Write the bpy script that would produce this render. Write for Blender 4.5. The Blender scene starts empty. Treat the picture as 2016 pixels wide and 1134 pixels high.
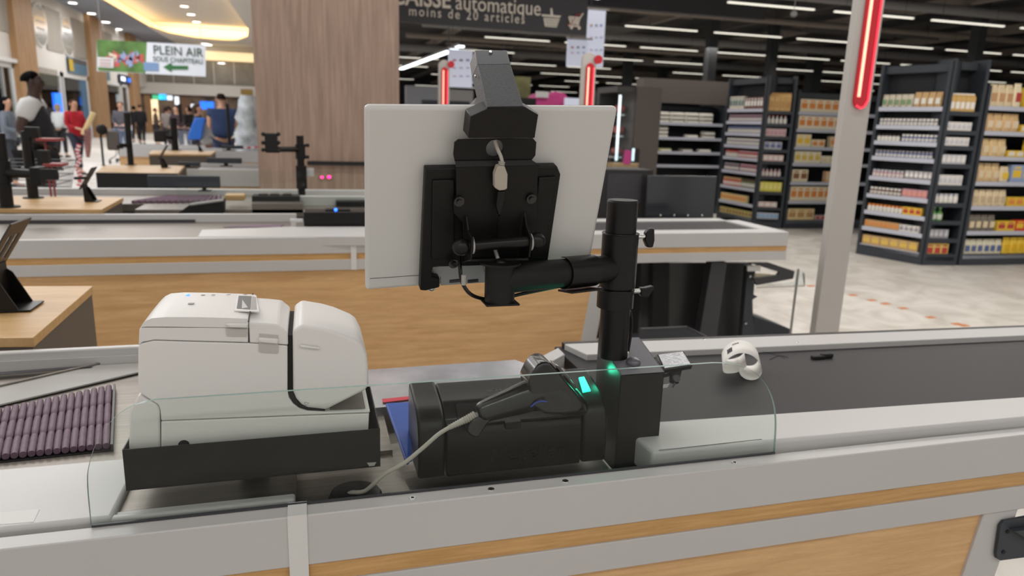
import bpy, bmesh, math, random
from mathutils import Vector, Matrix, Euler
random.seed(7)
S = bpy.context.scene
COL = S.collection
pi = math.pi

# ---------------------------------------------------------------- camera
FPX, PITCH, ROLL, YAW, EYE = 1400.0, math.radians(12.9), math.radians(1.85), math.radians(16.0), 1.40
fwd = Vector((math.sin(YAW)*math.cos(PITCH), math.cos(YAW)*math.cos(PITCH), -math.sin(PITCH)))
rt0 = Vector((math.cos(YAW), -math.sin(YAW), 0)); up0 = rt0.cross(fwd)
RT = rt0*math.cos(ROLL)+up0*math.sin(ROLL); UP = up0*math.cos(ROLL)-rt0*math.sin(ROLL)
CAM = Vector((0, 0, EYE))
cd = bpy.data.cameras.new('camera'); cam = bpy.data.objects.new('camera', cd); COL.objects.link(cam)
cam.matrix_world = Matrix(((RT.x, UP.x, -fwd.x, 0), (RT.y, UP.y, -fwd.y, 0), (RT.z, UP.z, -fwd.z, EYE), (0, 0, 0, 1)))
cd.sensor_width = 36.0; cd.lens = FPX/2016*36; cd.clip_start = 0.05; cd.clip_end = 300
cd.dof.use_dof = True; cd.dof.focus_distance = 1.04; cd.dof.aperture_fstop = 5.5
S.camera = cam

# ---------------------------------------------------------------- world, exposure
w = bpy.data.worlds.new('world'); S.world = w; w.use_nodes = True
bg = w.node_tree.nodes['Background']; bg.inputs[0].default_value = (1.0, 0.945, 0.89, 1); bg.inputs[1].default_value = 0.63
S.view_settings.view_transform = 'Standard'; S.view_settings.look = 'None'
S.view_settings.exposure = 0.0; S.view_settings.gamma = 1.0; S.view_settings.use_curve_mapping = False

def area(name, loc, sx, sy, power, color=(1, 1, 1), rot=(0, 0, 0)):
    l = bpy.data.lights.new(name, 'AREA'); l.shape = 'RECTANGLE'; l.size = sx; l.size_y = sy; l.energy = power; l.color = color
    o = bpy.data.objects.new(name, l); o.location = loc; o.rotation_euler = rot; COL.objects.link(o)
    return o
# unseen rows over the tills, partly added to lift dim counters; then the aisles
for yy, p in ((-1.6, 46), (0.9, 9), (2.4, 54), (4.8, 50), (6.6, 34)):
    area('till_fill_light', (1.2, yy, 3.4), 7.0, .35, p, (1.0, 0.965, 0.92))
for yy in (10, 16, 22, 30):
    area('aisle_lighting', (11, yy, 4.1), 16, 0.5, 225, (1.0, 0.95, 0.87))
area('till_fill_light', (5.2, 4.2, 3.6), 4.0, .5, 100, (1.0, 0.95, 0.88))  # added light lifting the grey post and the floor near it
for yy in (11, 20, 30, 40, 52):
    area('mall_lighting', (-6.5, yy, 6.2), 7, 3.0, 440, (0.97, 0.975, 1.0))

# ---------------------------------------------------------------- pixel ray helper (2016 x 1134 frame)
def ray(x, y): return fwd + RT*((x-1008)/FPX) - UP*((y-567)/FPX)
def PX(x, y, X=None, Y=None, Z=None):
    d = ray(x, y)
    t = (X-CAM.x)/d.x if X is not None else (Y-CAM.y)/d.y if Y is not None else (Z-CAM.z)/d.z
    return CAM + d*t
V = Vector

# ---------------------------------------------------------------- materials
MATS = {}
def mat(name, col, rough=.5, metal=0., spec=.5, emit=None, es=0., noise=0., nscale=8., bump=0., bscale=200., coat=0., alpha=None, stretch=None):
    if name in MATS: return MATS[name]
    m = bpy.data.materials.new(name); m.use_nodes = True; nt = m.node_tree; b = nt.nodes['Principled BSDF']
    c = (*col, 1)
    b.inputs['Base Color'].default_value = c; b.inputs['Roughness'].default_value = rough; b.inputs['Metallic'].default_value = metal
    b.inputs['Specular IOR Level'].default_value = spec; b.inputs['Coat Weight'].default_value = coat; b.inputs['Coat Roughness'].default_value = .08
    tc = nt.nodes.new('ShaderNodeTexCoord'); mp = nt.nodes.new('ShaderNodeMapping'); nt.links.new(tc.outputs['Object'], mp.inputs[0])
    if stretch: mp.inputs['Scale'].default_value = stretch
    if noise:
        n = nt.nodes.new('ShaderNodeTexNoise'); n.inputs['Scale'].default_value = nscale; n.inputs['Detail'].default_value = 4
        r = nt.nodes.new('ShaderNodeValToRGB'); nt.links.new(mp.outputs[0], n.inputs[0]); nt.links.new(n.outputs[0], r.inputs[0])
        r.color_ramp.elements[0].position = .3; r.color_ramp.elements[1].position = .7
        r.color_ramp.elements[0].color = tuple(max(0, k*(1-noise)) for k in col)+(1,); r.color_ramp.elements[1].color = tuple(min(1, k*(1+noise)) for k in col)+(1,)
        nt.links.new(r.outputs[0], b.inputs['Base Color'])
    if bump:
        n = nt.nodes.new('ShaderNodeTexNoise'); n.inputs['Scale'].default_value = bscale; n.inputs['Detail'].default_value = 2
        bp = nt.nodes.new('ShaderNodeBump'); bp.inputs['Strength'].default_value = bump; bp.inputs['Distance'].default_value = .001
        nt.links.new(mp.outputs[0], n.inputs[0]); nt.links.new(n.outputs[0], bp.inputs['Height']); nt.links.new(bp.outputs[0], b.inputs['Normal'])
    if emit: b.inputs['Emission Color'].default_value = (*emit, 1); b.inputs['Emission Strength'].default_value = es
    MATS[name] = m; return m

def wood(name, c1, c2, stretch, scale=6., rough=.5, dist=1.2, c3=None):
    if name in MATS: return MATS[name]
    m = bpy.data.materials.new(name); m.use_nodes = True; nt = m.node_tree; b = nt.nodes['Principled BSDF']; b.inputs['Roughness'].default_value = rough
    tc = nt.nodes.new('ShaderNodeTexCoord'); mp = nt.nodes.new('ShaderNodeMapping'); mp.inputs['Scale'].default_value = stretch
    n = nt.nodes.new('ShaderNodeTexNoise'); n.inputs['Scale'].default_value = scale; n.inputs['Detail'].default_value = 8; n.inputs['Roughness'].default_value = .6; n.inputs['Distortion'].default_value = dist
    r = nt.nodes.new('ShaderNodeValToRGB'); e = r.color_ramp.elements
    e[0].position = .32; e[0].color = (*c2, 1); e[1].position = .68; e[1].color = (*c1, 1)
    if c3: k = e.new(.5); k.color = (*c3, 1)
    nt.links.new(tc.outputs['Object'], mp.inputs[0]); nt.links.new(mp.outputs[0], n.inputs[0]); nt.links.new(n.outputs[0], r.inputs[0])
    # fine pores along the grain
    mp2 = nt.nodes.new('ShaderNodeMapping'); mp2.inputs['Scale'].default_value = tuple(s*9 for s in stretch)
    n2 = nt.nodes.new('ShaderNodeTexNoise'); n2.inputs['Scale'].default_value = scale*1.5; n2.inputs['Detail'].default_value = 3
    nt.links.new(tc.outputs['Object'], mp2.inputs[0]); nt.links.new(mp2.outputs[0], n2.inputs[0])
    mx = nt.nodes.new('ShaderNodeMix'); mx.data_type = 'RGBA'; mx.blend_type = 'MULTIPLY'; mx.inputs['Factor'].default_value = .28
    nt.links.new(r.outputs[0], mx.inputs['A']); nt.links.new(n2.outputs['Color'], mx.inputs['B'])
    bw = nt.nodes.new('ShaderNodeRGBToBW'); nt.links.new(n2.outputs['Color'], bw.inputs[0]); nt.links.new(bw.outputs[0], mx.inputs['B'])
    ad = nt.nodes.new('ShaderNodeMix'); ad.data_type = 'RGBA'; ad.blend_type = 'MIX'; ad.inputs['Factor'].default_value = .0
    nt.links.new(mx.outputs['Result'], b.inputs['Base Color'])
    MATS[name] = m; return m

def lin(r, g, b):
    f = lambda c: (c/255/12.92) if c <= 10 else ((c/255+.055)/1.055)**2.4
    return (f(r), f(g), f(b))

M_white = mat('white_coated_metal', lin(191, 190, 189), .38, noise=.02, nscale=3)
M_whiteb = mat('white_matte_edge', lin(214, 214, 212), .5)
M_print = mat('printer_plastic', lin(222, 220, 218), .42, bump=.05, bscale=900)
M_printin = mat('printer_recess', lin(186, 182, 178), .5)
M_blackm = mat('black_powder_coat', lin(19, 17, 16), .45, spec=.3, bump=.25, bscale=1400, noise=.08, nscale=40)
M_blackt = mat('black_textured_steel', lin(60, 62, 66), .5, bump=.9, bscale=700, noise=.35, nscale=420, metal=.2)
M_blackp = mat('black_plastic', lin(19, 17, 16), .36, spec=.32, bump=.06, bscale=900)
M_blackg = mat('glossy_black_plastic', lin(14, 13, 12), .28, coat=.5)
M_dark = mat('dark_grey_steel', lin(58, 58, 62), .45, noise=.06)
M_void = mat('deep_black', lin(10, 10, 11), .7)
M_grey = mat('silver_plastic', lin(204, 203, 200), .36)
M_greyd = mat('grey_plastic', lin(160, 158, 155), .5)
M_cable = mat('grey_cable', lin(175, 170, 160), .5)
M_steel = mat('brushed_steel', lin(142, 136, 129), .46, 1.0, noise=.12, nscale=5, stretch=(1, 30, 30), bump=.1, bscale=40)
M_steeld = mat('scratched_steel_plate', lin(190, 190, 196), .3, 1.0, noise=.2, nscale=14, bump=.15, bscale=60)
M_chrome = mat('chrome', lin(215, 215, 215), .12, 1.0)
M_belt = mat('belt_rubber', lin(49, 47, 50), .55, spec=.25, bump=.25, bscale=900, noise=.05, nscale=2)
M_roll = mat('purple_roller', lin(104, 82, 98), .55, bump=.5, bscale=260, noise=.1, nscale=60)
M_blue = mat('blue_plastic', lin(20, 74, 170), .45)
M_red = mat('red_plastic', lin(200, 30, 60), .45)
M_paper = mat('receipt_paper', lin(232, 230, 226), .6)
M_ink = mat('black_ink', lin(50, 50, 54), .8)
M_oak = wood('oak_laminate', lin(238, 196, 142), lin(212, 166, 114), (1.1, 3, 14), 3.4, .45, .5)
M_oakd = wood('oak_desk', lin(216, 178, 126), lin(194, 154, 102), (1.3, 9, 3), 3., .45, .5)
M_strip = wood('oak_strip', lin(222, 176, 116), lin(196, 150, 92), (3, 8, 60), 3., .5, .3)
M_walnut = wood('brown_laminate', lin(174, 148, 131), lin(142, 119, 104), (10, 10, .5), 3.2, .55, .4)
M_wall = mat('mall_plaster', lin(214, 210, 204), .8)
M_mesh = mat('grey_mesh_panel', lin(158, 152, 142), .8, noise=.1, nscale=6, stretch=(1, 1, .05))
M_oakp = wood('mall_oak_cladding', lin(190, 150, 106), lin(166, 128, 88), (3, 3, .4), 2., .6, .3)
M_shop = mat('shop_interior_white', lin(190, 200, 205), .6, noise=.3, nscale=.8)
M_shopd = mat('shop_interior_dark', lin(70, 66, 66), .6, noise=.5, nscale=1.2)
M_ceil = mat('dark_ceiling', lin(60, 59, 60), .9, noise=.45, nscale=.7)
M_ceilw = mat('white_ceiling', lin(225, 220, 212), .9)
M_ceilb = mat('blue_grey_ceiling', lin(150, 154, 164), .9)
M_lamp = mat('lamp_diffuser', (1, 1, 1), .5, emit=(1, .95, .80), es=1.0)
M_lampc = mat('cool_lamp_diffuser', (1, 1, 1), .5, emit=(.85, .94, 1), es=4)
M_spot = mat('spot_lens', (1, 1, 1), .5, emit=(1, .98, .92), es=5)
M_cove = mat('cove_lit_band', (1, .8, .5), .5, emit=(1, .74, .40), es=.85)
M_redled = mat('red_led', (1, .05, .05), .4, emit=(1, .04, .09), es=1.2)
M_redhot = mat('red_led_core', (1, .5, .4), .4, emit=(1, .30, .20), es=2.2)
M_redgl = mat('red_lamp_plastic', lin(150, 20, 30), .3, emit=(1, .02, .05), es=.18)
M_greenled = mat('green_led', (0, 1, .6), .4, emit=(.02, 1, .55), es=1.6)
M_blueled = mat('blue_led', (0, .1, 1), .4, emit=(.02, .12, 1), es=5)
M_pinkled = mat('pink_led', (1, 0, .3), .4, emit=(1, .02, .2), es=5)
M_anth = mat('anthracite_metal', lin(48, 53, 60), .5, noise=.05)
M_anthg = mat('anthracite_gloss', lin(46, 49, 56), .2, coat=.3)
M_sign = mat('charcoal_sign', lin(62, 62, 66), .7)
M_soff = mat('charcoal_soffit', lin(52, 53, 58), .85)
M_signt = mat('cream_lettering', lin(225, 217, 205), .6)
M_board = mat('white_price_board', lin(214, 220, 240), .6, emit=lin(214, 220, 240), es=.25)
M_post = mat('grey_painted_post', lin(186, 182, 178), .5)
M_postd = mat('taupe_painted_post', lin(184, 180, 175), .5)
M_brown = mat('brown_side_panel', lin(92, 84, 80), .6)
M_edge = mat('price_rail', lin(190, 192, 205), .5)
M_pink = mat('pink_fabric', lin(205, 70, 140), .7)
M_orange = mat('orange_tape', lin(200, 122, 66), .7)

def floor_mat():
    m = bpy.data.materials.new('pale_stone_tiles'); m.use_nodes = True; nt = m.node_tree; b = nt.nodes['Principled BSDF']; b.inputs['Roughness'].default_value = .45
    tc = nt.nodes.new('ShaderNodeTexCoord'); n = nt.nodes.new('ShaderNodeTexNoise'); n.inputs['Scale'].default_value = 2.2; n.inputs['Detail'].default_value = 8; n.inputs['Distortion'].default_value = 1.5
    r = nt.nodes.new('ShaderNodeValToRGB'); e = r.color_ramp.elements
    e[0].position = .35; e[0].color = (*lin(196, 190, 182), 1); e[1].position = .62; e[1].color = (*lin(222, 217, 210), 1)
    br = nt.nodes.new('ShaderNodeTexBrick'); br.offset = 0.; br.inputs['Scale'].default_value = 1.; br.inputs['Mortar Size'].default_value = .004
    br.inputs['Brick Width'].default_value = .6; br.inputs['Row Height'].default_value = .6
    br.inputs['Color1'].default_value = (1, 1, 1, 1); br.inputs['Color2'].default_value = (.96, .96, .96, 1); br.inputs['Mortar'].default_value = (.72, .71, .69, 1)
    mx = nt.nodes.new('ShaderNodeMix'); mx.data_type = 'RGBA'; mx.blend_type = 'MULTIPLY'; mx.inputs['Factor'].default_value = 1
    nt.links.new(tc.outputs['Object'], n.inputs[0]); nt.links.new(n.outputs[0], r.inputs[0]); nt.links.new(tc.outputs['Object'], br.inputs[0])
    nt.links.new(r.outputs[0], mx.inputs['A']); nt.links.new(br.outputs[0], mx.inputs['B']); nt.links.new(mx.outputs['Result'], b.inputs['Base Color'])
    return m
M_floor = floor_mat()

def glass_mat(name, tint, refl=1.0, ior=1.24, rough=0.0):
    m = bpy.data.materials.new(name); m.use_nodes = True; nt = m.node_tree; nt.nodes.clear()
    o = nt.nodes.new('ShaderNodeOutputMaterial'); t = nt.nodes.new('ShaderNodeBsdfTransparent'); g = nt.nodes.new('ShaderNodeBsdfGlossy')
    t.inputs[0].default_value = (*tint, 1); g.inputs['Roughness'].default_value = rough; g.inputs[0].default_value = (refl, refl, refl, 1)
    f = nt.nodes.new('ShaderNodeFresnel'); f.inputs[0].default_value = ior; mx = nt.nodes.new('ShaderNodeMixShader')
    nt.links.new(f.outputs[0], mx.inputs[0]); nt.links.new(t.outputs[0], mx.inputs[1]); nt.links.new(g.outputs[0], mx.inputs[2]); nt.links.new(mx.outputs[0], o.inputs[0])
    return m
M_glass = glass_mat('clear_safety_glass', (.955, .975, .965))
M_gedge = mat('green_glass_edge', lin(150, 178, 172), .25)
M_shopglass = glass_mat('shop_glass', (.93, .97, .98))

# ---------------------------------------------------------------- object helpers
def rootloc(p):
    l = V((0, 0, 0))
    while p is not None:
        l = l + p.location; p = p.parent
    return l
def tag(o, label=None, cat=None, group=None, kind=None):
    if label: o['label'] = label
    if cat: o['category'] = cat
    if group: o['group'] = group
    if kind: o['kind'] = kind
    return o
def thing(name, label, cat, loc=(0, 0, 0), group=None):
    o = bpy.data.objects.new(name, None); o.empty_display_size = .05; COL.objects.link(o); o.location = loc
    return tag(o, label, cat, group)

class MB:
    def __init__(s): s.v = []; s.f = []; s.m = []
    def add(s, vs, fs, mi=0):
        n = len(s.v); s.v += [V(a) for a in vs]; s.f += [tuple(i+n for i in f) for f in fs]; s.m += [mi]*len(fs); return s
    def box(s, a, b, mi=0):
        x0, x1 = sorted((a[0], b[0])); y0, y1 = sorted((a[1], b[1])); z0, z1 = sorted((a[2], b[2]))
        return s.add([(x0, y0, z0), (x1, y0, z0), (x1, y1, z0), (x0, y1, z0), (x0, y0, z1), (x1, y0, z1), (x1, y1, z1), (x0, y1, z1)],
                     [(0, 3, 2, 1), (4, 5, 6, 7), (0, 1, 5, 4), (1, 2, 6, 5), (2, 3, 7, 6), (3, 0, 4, 7)], mi)
    def hexa(s, bot, top, mi=0):
        return s.add(list(bot)+list(top), [(0, 3, 2, 1), (4, 5, 6, 7), (0, 1, 5, 4), (1, 2, 6, 5), (2, 3, 7, 6), (3, 0, 4, 7)], mi)
    def prism(s, poly, vec, mi=0, side=None):
        poly = [V(p) for p in poly]; vec = V(vec); n = len(poly)
        s.add(poly+[p+vec for p in poly], [tuple(range(n)), tuple(range(2*n-1, n-1, -1))], mi)
        k = len(s.v)-2*n
        for i in range(n):
            j = (i+1) % n; s.f.append((k+j, k+i, k+n+i, k+n+j)); s.m.append(mi if side is None else side)
        return s
    def ring(s, c, u, v, n=16): 
        return [V(c)+V(u)*math.cos(2*pi*i/n)+V(v)*math.sin(2*pi*i/n) for i in range(n)]
    def loft(s, rings, cap=True, mi=0):
        n = len(rings[0]); k = len(s.v)
        for r in rings: s.v += [V(p) for p in r]
        for a in range(len(rings)-1):
            for i in range(n):
                j = (i+1) % n; s.f.append((k+a*n+i, k+a*n+j, k+(a+1)*n+j, k+(a+1)*n+i)); s.m.append(mi)
        if cap:
            s.f.append(tuple(k+i for i in range(n-1, -1, -1))); s.f.append(tuple(k+(len(rings)-1)*n+i for i in range(n))); s.m += [mi, mi]
        return s
    def cyl(s, p0, p1, r0, r1=None, n=20, mi=0, cap=True):
        p0, p1 = V(p0), V(p1); r1 = r0 if r1 is None else r1; d = (p1-p0).normalized()
        u = d.orthogonal().normalized(); v = d.cross(u)
        return s.loft([s.ring(p0, u*r0, v*r0, n), s.ring(p1, u*r1, v*r1, n)], cap, mi)
    def tube(s, pts, r, n=8, mi=0, rs=None):
        pts = [V(p) for p in pts]; rings = []; u = None
        for i, p in enumerate(pts):
            d = (pts[min(i+1, len(pts)-1)]-pts[max(i-1, 0)]).normalized()
            u = (d.orthogonal() if u is None else (u-d*u.dot(d))).normalized(); v = d.cross(u); q = rs[i] if rs else r
            rings.append(s.ring(p, u*q, v*q, n))
        return s.loft(rings, True, mi)
    def ball(s, c, r, n=16, sc=(1, 1, 1), half=False, mi=0):
        rings = []; k = 8
        for i in range(k+1):
            a = -pi/2+pi*i/k
            if half and a < 0: continue
            rr = max(1e-4, r*math.cos(a)); rings.append([V(c)+V((rr*math.cos(2*pi*j/n)*sc[0], rr*math.sin(2*pi*j/n)*sc[1], r*math.sin(a)*sc[2])) for j in range(n)])
        return s.loft(rings, True, mi)
    def build(s, name, mats, parent=None, local=False, bevel=0, seg=2, smooth=False, sub=0, auto=35):
        off = V((0, 0, 0)) if (local or parent is None) else rootloc(parent)
        me = bpy.data.meshes.new(name); me.from_pydata([tuple(p-off) for p in s.v], [], s.f)
        if not isinstance(mats, (list, tuple)): mats = [mats]
        for m in mats: me.materials.append(m)
        for p, i in zip(me.polygons, s.m): p.material_index = i
        bm = bmesh.new(); bm.from_mesh(me); bmesh.ops.recalc_face_normals(bm, faces=bm.faces); bm.to_mesh(me); bm.free()
        o = bpy.data.objects.new(name, me); COL.objects.link(o)
        if parent is not None: o.parent = parent
        if bevel:
            b = o.modifiers.new('bevel', 'BEVEL'); b.width = bevel; b.segments = seg; b.limit_method = 'ANGLE'; b.angle_limit = math.radians(30)
        if sub: q = o.modifiers.new('sub', 'SUBSURF'); q.levels = sub; q.render_levels = sub
        if smooth or bevel or sub:
            me.shade_smooth()
            if smooth and not sub or bevel:
                try: me.set_sharp_from_angle(angle=math.radians(auto))
                except Exception: pass
        return o
def smoothpath(pts, n=6):
    pts = [V(p) for p in pts]; out = []
    for i in range(len(pts)-1):
        p0, p1, p2, p3 = pts[max(i-1, 0)], pts[i], pts[i+1], pts[min(i+2, len(pts)-1)]
        for k in range(n):
            t = k/n; out.append(.5*((2*p1)+(p2-p0)*t+(2*p0-5*p1+4*p2-p3)*t*t+(3*p1-p0-3*p2+p3)*t**3))
    return out+[pts[-1]]
def text(name, body, size, mat_, parent, M, extrude=.002, space=1., bold=0., align='LEFT', sx=1.):
    c = bpy.data.curves.new(name, 'FONT'); c.body = body; c.size = size; c.extrude = extrude; c.space_character = space; c.offset = bold; c.align_x = align; c.resolution_u = 3
    t = bpy.data.objects.new('tmp', c); me = bpy.data.meshes.new_from_object(t); bpy.data.objects.remove(t)
    me.name = name; me.materials.clear(); me.materials.append(mat_)
    me.transform(M @ Matrix.Diagonal((sx, 1, 1, 1)))
    me.transform(Matrix.Translation(-rootloc(parent)))
    o = bpy.data.objects.new(name, me); COL.objects.link(o); o.parent = parent
    return o
def frameXZ(p, y_flip=False):
    # text in the XZ plane facing the camera side (-Y)
    return Matrix.Translation(p) @ Matrix.Rotation(pi/2, 4, 'X')
def copy_tree(o, parent=None):
    c = o.copy(); COL.objects.link(c)
    if parent is not None: c.parent = parent
    for ch in list(o.children): copy_tree(ch, c)
    return c

# ================================================================ SETTING
def struct(name, mb, m, **k): return tag(mb.build(name, m, **k), kind='structure')
struct('floor', MB().box((-45, -3, -.1), (45, 110, 0)), M_floor)
struct('ceiling', MB().box((-.4, -3, 5.6), (45, 75, 5.7)), M_ceil)
struct('wall_back', MB().box((-.4, 75, 0), (45, 75.2, 5.6)), mat('dark_store_wall', lin(70, 70, 76), .8, noise=.3, nscale=.6))
struct('wall_right', MB().box((45, -3, 0), (45.2, 75, 5.6)), MATS['dark_store_wall'])

# ================================================================ FRONT TILL COUNTER
FY, TOP = .902, .88
XL, XR = -1.5, 2.6
def counter(root_label, fy, xl, xr, panel_top_x, panel_slope, dx=0, full=True, group=None):
    t = thing('checkout_counter', root_label, 'counter', (0, fy, 0), group)
    MB().box((xl, fy, .804), (xr, fy+.03, TOP)).build('top_fascia', M_white, t, bevel=.002)
    MB().box((xl, fy+.004, .775), (xr, fy+.026, .8045)).build('wood_inlay', M_strip, t)
    MB().box((xl, fy, .727), (xr, fy+.03, .7755)).build('lower_fascia', M_white, t, bevel=.0015)
    x1 = panel_top_x; x2 = x1-panel_slope*.727
    MB().prism([(xl, fy+.012, .727), (x1, fy+.012, .727), (x2, fy+.012, 0.0), (xl, fy+.012, 0.0)], (0, .02, 0)).build('front_panel', M_oak, t)
    lw = .082
    MB().prism([(x1, fy+.006, .727), (x1+lw, fy+.006, .727), (x2+lw, fy+.006, 0), (x2, fy+.006, 0)], (0, .06, 0)).build('leg', M_white, t, bevel=.002)
    return t
ct = counter('front till counter with white fascia, oak inlay and the glass screen on its lip', FY, XL, XR, 1.187, .17)
# joint cover strap wrapped over the lip
MB().box((-.043, FY-.002, .70), (-.018, FY, .8805)).box((-.043, FY-.002, .8805), (-.018, FY+.034, .8825)).build('joint_cover', M_whiteb, ct)
for sx in (.126, .241, .356, .646):
    p = V((sx, .9165, TOP)); mb = MB().cyl(p, p+V((0, 0, .0012)), .0052, .0048, 16)
    s_ = mb.build('screw', M_chrome, ct); MB().cyl(p+V((0, 0, .0012)), p+V((0, 0, .0013)), .0026, n=6).build('screw_socket', M_void, s_)
# packing deck
MB().box((XL, FY+.031, .80), (-.09, 1.722, .838)).box((-.09, FY+.031, .80), (.56, 1.475, .838)).build('steel_deck', M_steel, ct)
MB().box((XL, .944, .8382), (-.262, 1.122, .885)).build('packing_ledge', M_white, ct, bevel=.006, seg=3)
MB().box((-.262, .972, .8382), (-.034, 1.16, .8745)).build('raised_steel_plate', M_steel, ct, bevel=.001)
MB().box((-.27, .945, .8382), (-.034, .957, .882)).box((-.27, .957, .8382), (-.034, .971, .878)).build('inner_rail', M_white, ct, bevel=.004, seg=3)
MB().prism([PX(a, b, Z=.885) for a, b in ((-10, 1010), (78, 1003), (66, 1028), (-12, 1034))], (0, 0, .0005)).build('ledge_hatch', M_whiteb, ct)
# right-hand ledge and belt
def P2(x, y, z): return PX(x, y, Z=z)
lf0, lf1 = P2(1240, 893, .898), P2(2016, 822, .898); lr1, lr0 = P2(2016, 780, .898), P2(1305, 828, .898)
def ext(a, b, x):  # extend line a-b to X = x
    t = (x-a.x)/(b.x-a.x); return a+(b-a)*t
lf1, lr1 = ext(lf0, lf1, XR), ext(lr0, lr1, XR); lr0 = ext(lr0, lr1, .505); lf0 = ext(lf0, lf1, .515)
MB().prism([lf0, lf1, lr1, lr0], (0, 0, -.05)).build('belt_ledge', M_white, ct, bevel=.006, seg=3)
g0, g1 = P2(1298, 887, .8982), P2(1500, 865, .8982)
MB().prism([g0, g1, g1+V((0, .0014, 0)), g0+V((0, .0014, 0))], (0, 0, .0003)).build('ledge_groove', M_dark, ct)
zb = .878
b0 = ext(lr0, lr1, .56); MB().prism([V((.56, b0.y-.01, zb)), V((XR, lr1.y-.01, zb)), V((XR, 1.475, zb)), V((.56, 1.56, zb))], (0, 0, -.03)).build('conveyor_belt', M_belt, ct)
# rear rail right of the packing area
zr = .892
ra0, ra1 = P2(1360, 667, zr), P2(2016, 643, zr); rb0, rb1 = P2(1360, 689, zr), P2(2016, 660, zr)
A0, A1 = ext(ra0, ra1, .575), ext(ra0, ra1, XR); B0, B1 = ext(rb0, rb1, .60), ext(rb0, rb1, XR)
MB().prism([B0, B1, A1, A0], (0, 0, -.05)).build('rear_rail', M_white, ct, bevel=.002)
MB().prism([A0+V((0, -.004, .0003)), A1+V((0, -.004, .0003)), A1+V((0, .012, .0003)), A0+V((0, .012, .0003))], (0, 0, -.05)).build('rubber_edge', M_blackp, ct)
k0, k1 = P2(1099, 684, zr), P2(1043, 713, zr); k2, k3 = P2(1052, 730, zr), P2(1112, 697, zr)
MB().prism([k0, k1, k2, k3], (0, 0, -.05)).build('corner_rail', M_white, ct, bevel=.002)
for a, b in ((1098, 714), (1160, 706)):
    p = PX(a, b, Y=1.50); MB().cyl(p, p+V((0, -.006, 0)), .005, n=12).build('bumper_pin', M_blackp, ct)
p = P2(1569, 674, zr); MB().ball(p, .0035, 10, (1, 1, .4)).build('screw', M_chrome, ct)
p = P2(1386, 668, zr); MB().ball(p, .003, 10, (1, 1, .4)).build('screw', M_chrome, ct)
# rear rail left with its stepped inner face
MB().box((XL, 1.722, .80), (-.09, 1.742, TOP)).build('rear_rail', M_white, ct, bevel=.004, seg=3)
MB().box((XL, 1.716, .838), (-.09, 1.722, .862)).build('inner_skirt', M_white, ct)
a, b = P2(-40, 742, .846), P2(180, 723, .846)
MB().prism([a, b, b+V((0, .012, 0)), a+V((0, .02, 0))], (0, 0, .001)).build('gap_strip', M_dark, ct)
a, b, c, d = P2(0, 765, .840), P2(330, 690, .840), P2(330, 722, .840), P2(0, 800, .840)
a, d = ext(b, a, -1.0), ext(c, d, -1.0)
MB().prism([a, b, c, d], (0, 0, .004)).build('guide_plate', M_greyd, ct, bevel=.001)
MB().tube([a+V((0, 0, .006)), b+V((0, 0, .006))], .003).build('guide_bar', M_steel, ct)
# roller bed
Rr, Ff = V((-.414, 1.556, .846)), V((-.348, 1.256, .846)); sr, sf = V((-.0117, -.0066, 0)), V((-.0121, -.0008, 0))
MB().prism([Rr+V((.011, .004, -.0075)), Ff+V((.011, -.002, -.0075)), Ff+sf*24+V((0, -.002, -.0075)), Rr+sr*24+V((0, .004, -.0075))], (0, 0, .001)).build('well_shade_sheet', M_void, ct)  # black sheet gives the shade of the opening under the rollers
MB().prism([Rr+V((.008, .004, -.007)), Rr+V((.012, .004, -.007)), Ff+V((.012, -.002, -.007)), Ff+V((.008, -.002, -.007))], (0, 0, .012)).build('well_edge', M_dark, ct)
for i in range(19):
    A, B = Ff+sf*i+V((0, .004, 0)), Rr+sr*i; pts = []; rs = []
    for k, (t0, t1) in enumerate(((0, .30), (.32, .64), (.66, 1.0))):
        for j in range(7):
            pts.append(A.lerp(B, t0+(t1-t0)*j/6)); rs.append(.0056 if j in (0, 6) else .0066-(.0004 if j % 2 else 0))
        if k < 2: pts += [A.lerp(B, t1+.008), A.lerp(B, t1+.012)]; rs += [.0038, .0038]
    MB().tube(pts, .006, 10, rs=rs).build('roller', M_roll, ct, smooth=True, auto=50)
# steel plate over the scales (beyond the scanner) and the right-hand deck
MB().prism([P2(700, 729, .884), P2(1015, 708, .884), P2(1052, 722, .884), P2(1000, 775, .884), P2(715, 805, .884)], (0, 0, -.02)).build('weighing_plate', M_steeld, ct, bevel=.001)
MB().box((.0, 1.10, .838), (.118, 1.30, .868)).build('steel_bridge', M_steel, ct)
MB().prism([V((-.036, FY+.034, .8385)), V((.135, FY+.034, .8385)), V((.115, 1.1, .8385)), V((-.036, 1.1, .8385))], (0, 0, .022)).build('service_plate', M_steel, ct)
gp = V((.05, .978, .8605)); MB().cyl(gp, gp+V((0, 0, .004)), .039, .036, 32).cyl(gp+V((-.012, .006, .004)), gp+V((-.012, .006, .0042)), .016, n=20, mi=1).build('cable_grommet', [M_blackp, M_void], ct, smooth=True)
# blue tray edge standing in the slot beside the scanner
bt = thing('blue_tray', 'blue plastic divider tray wedged in the slot beside the black scanner', 'tray', (.13, 1.1, .84))
q = [PX(762, 797, Y=1.20), PX(806, 795, Y=1.20), PX(812, 908, Y=1.03), PX(802, 912, Y=1.02)]
MB().prism(q, (0, .003, .002)).build('tray_floor', M_blue, bt)
MB().tube([q[0], q[3]], .0028).build('tray_edge', M_blue, bt, smooth=True)
rt = MB().prism([P2(752, 786, .886), P2(812, 780, .886), P2(812, 786, .886), P2(754, 793, .886)], (0, 0, .0008)).build('red_marker', M_red); tag(rt, 'thin red plastic marker lying on the steel edge above the blue tray', 'marker')
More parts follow.
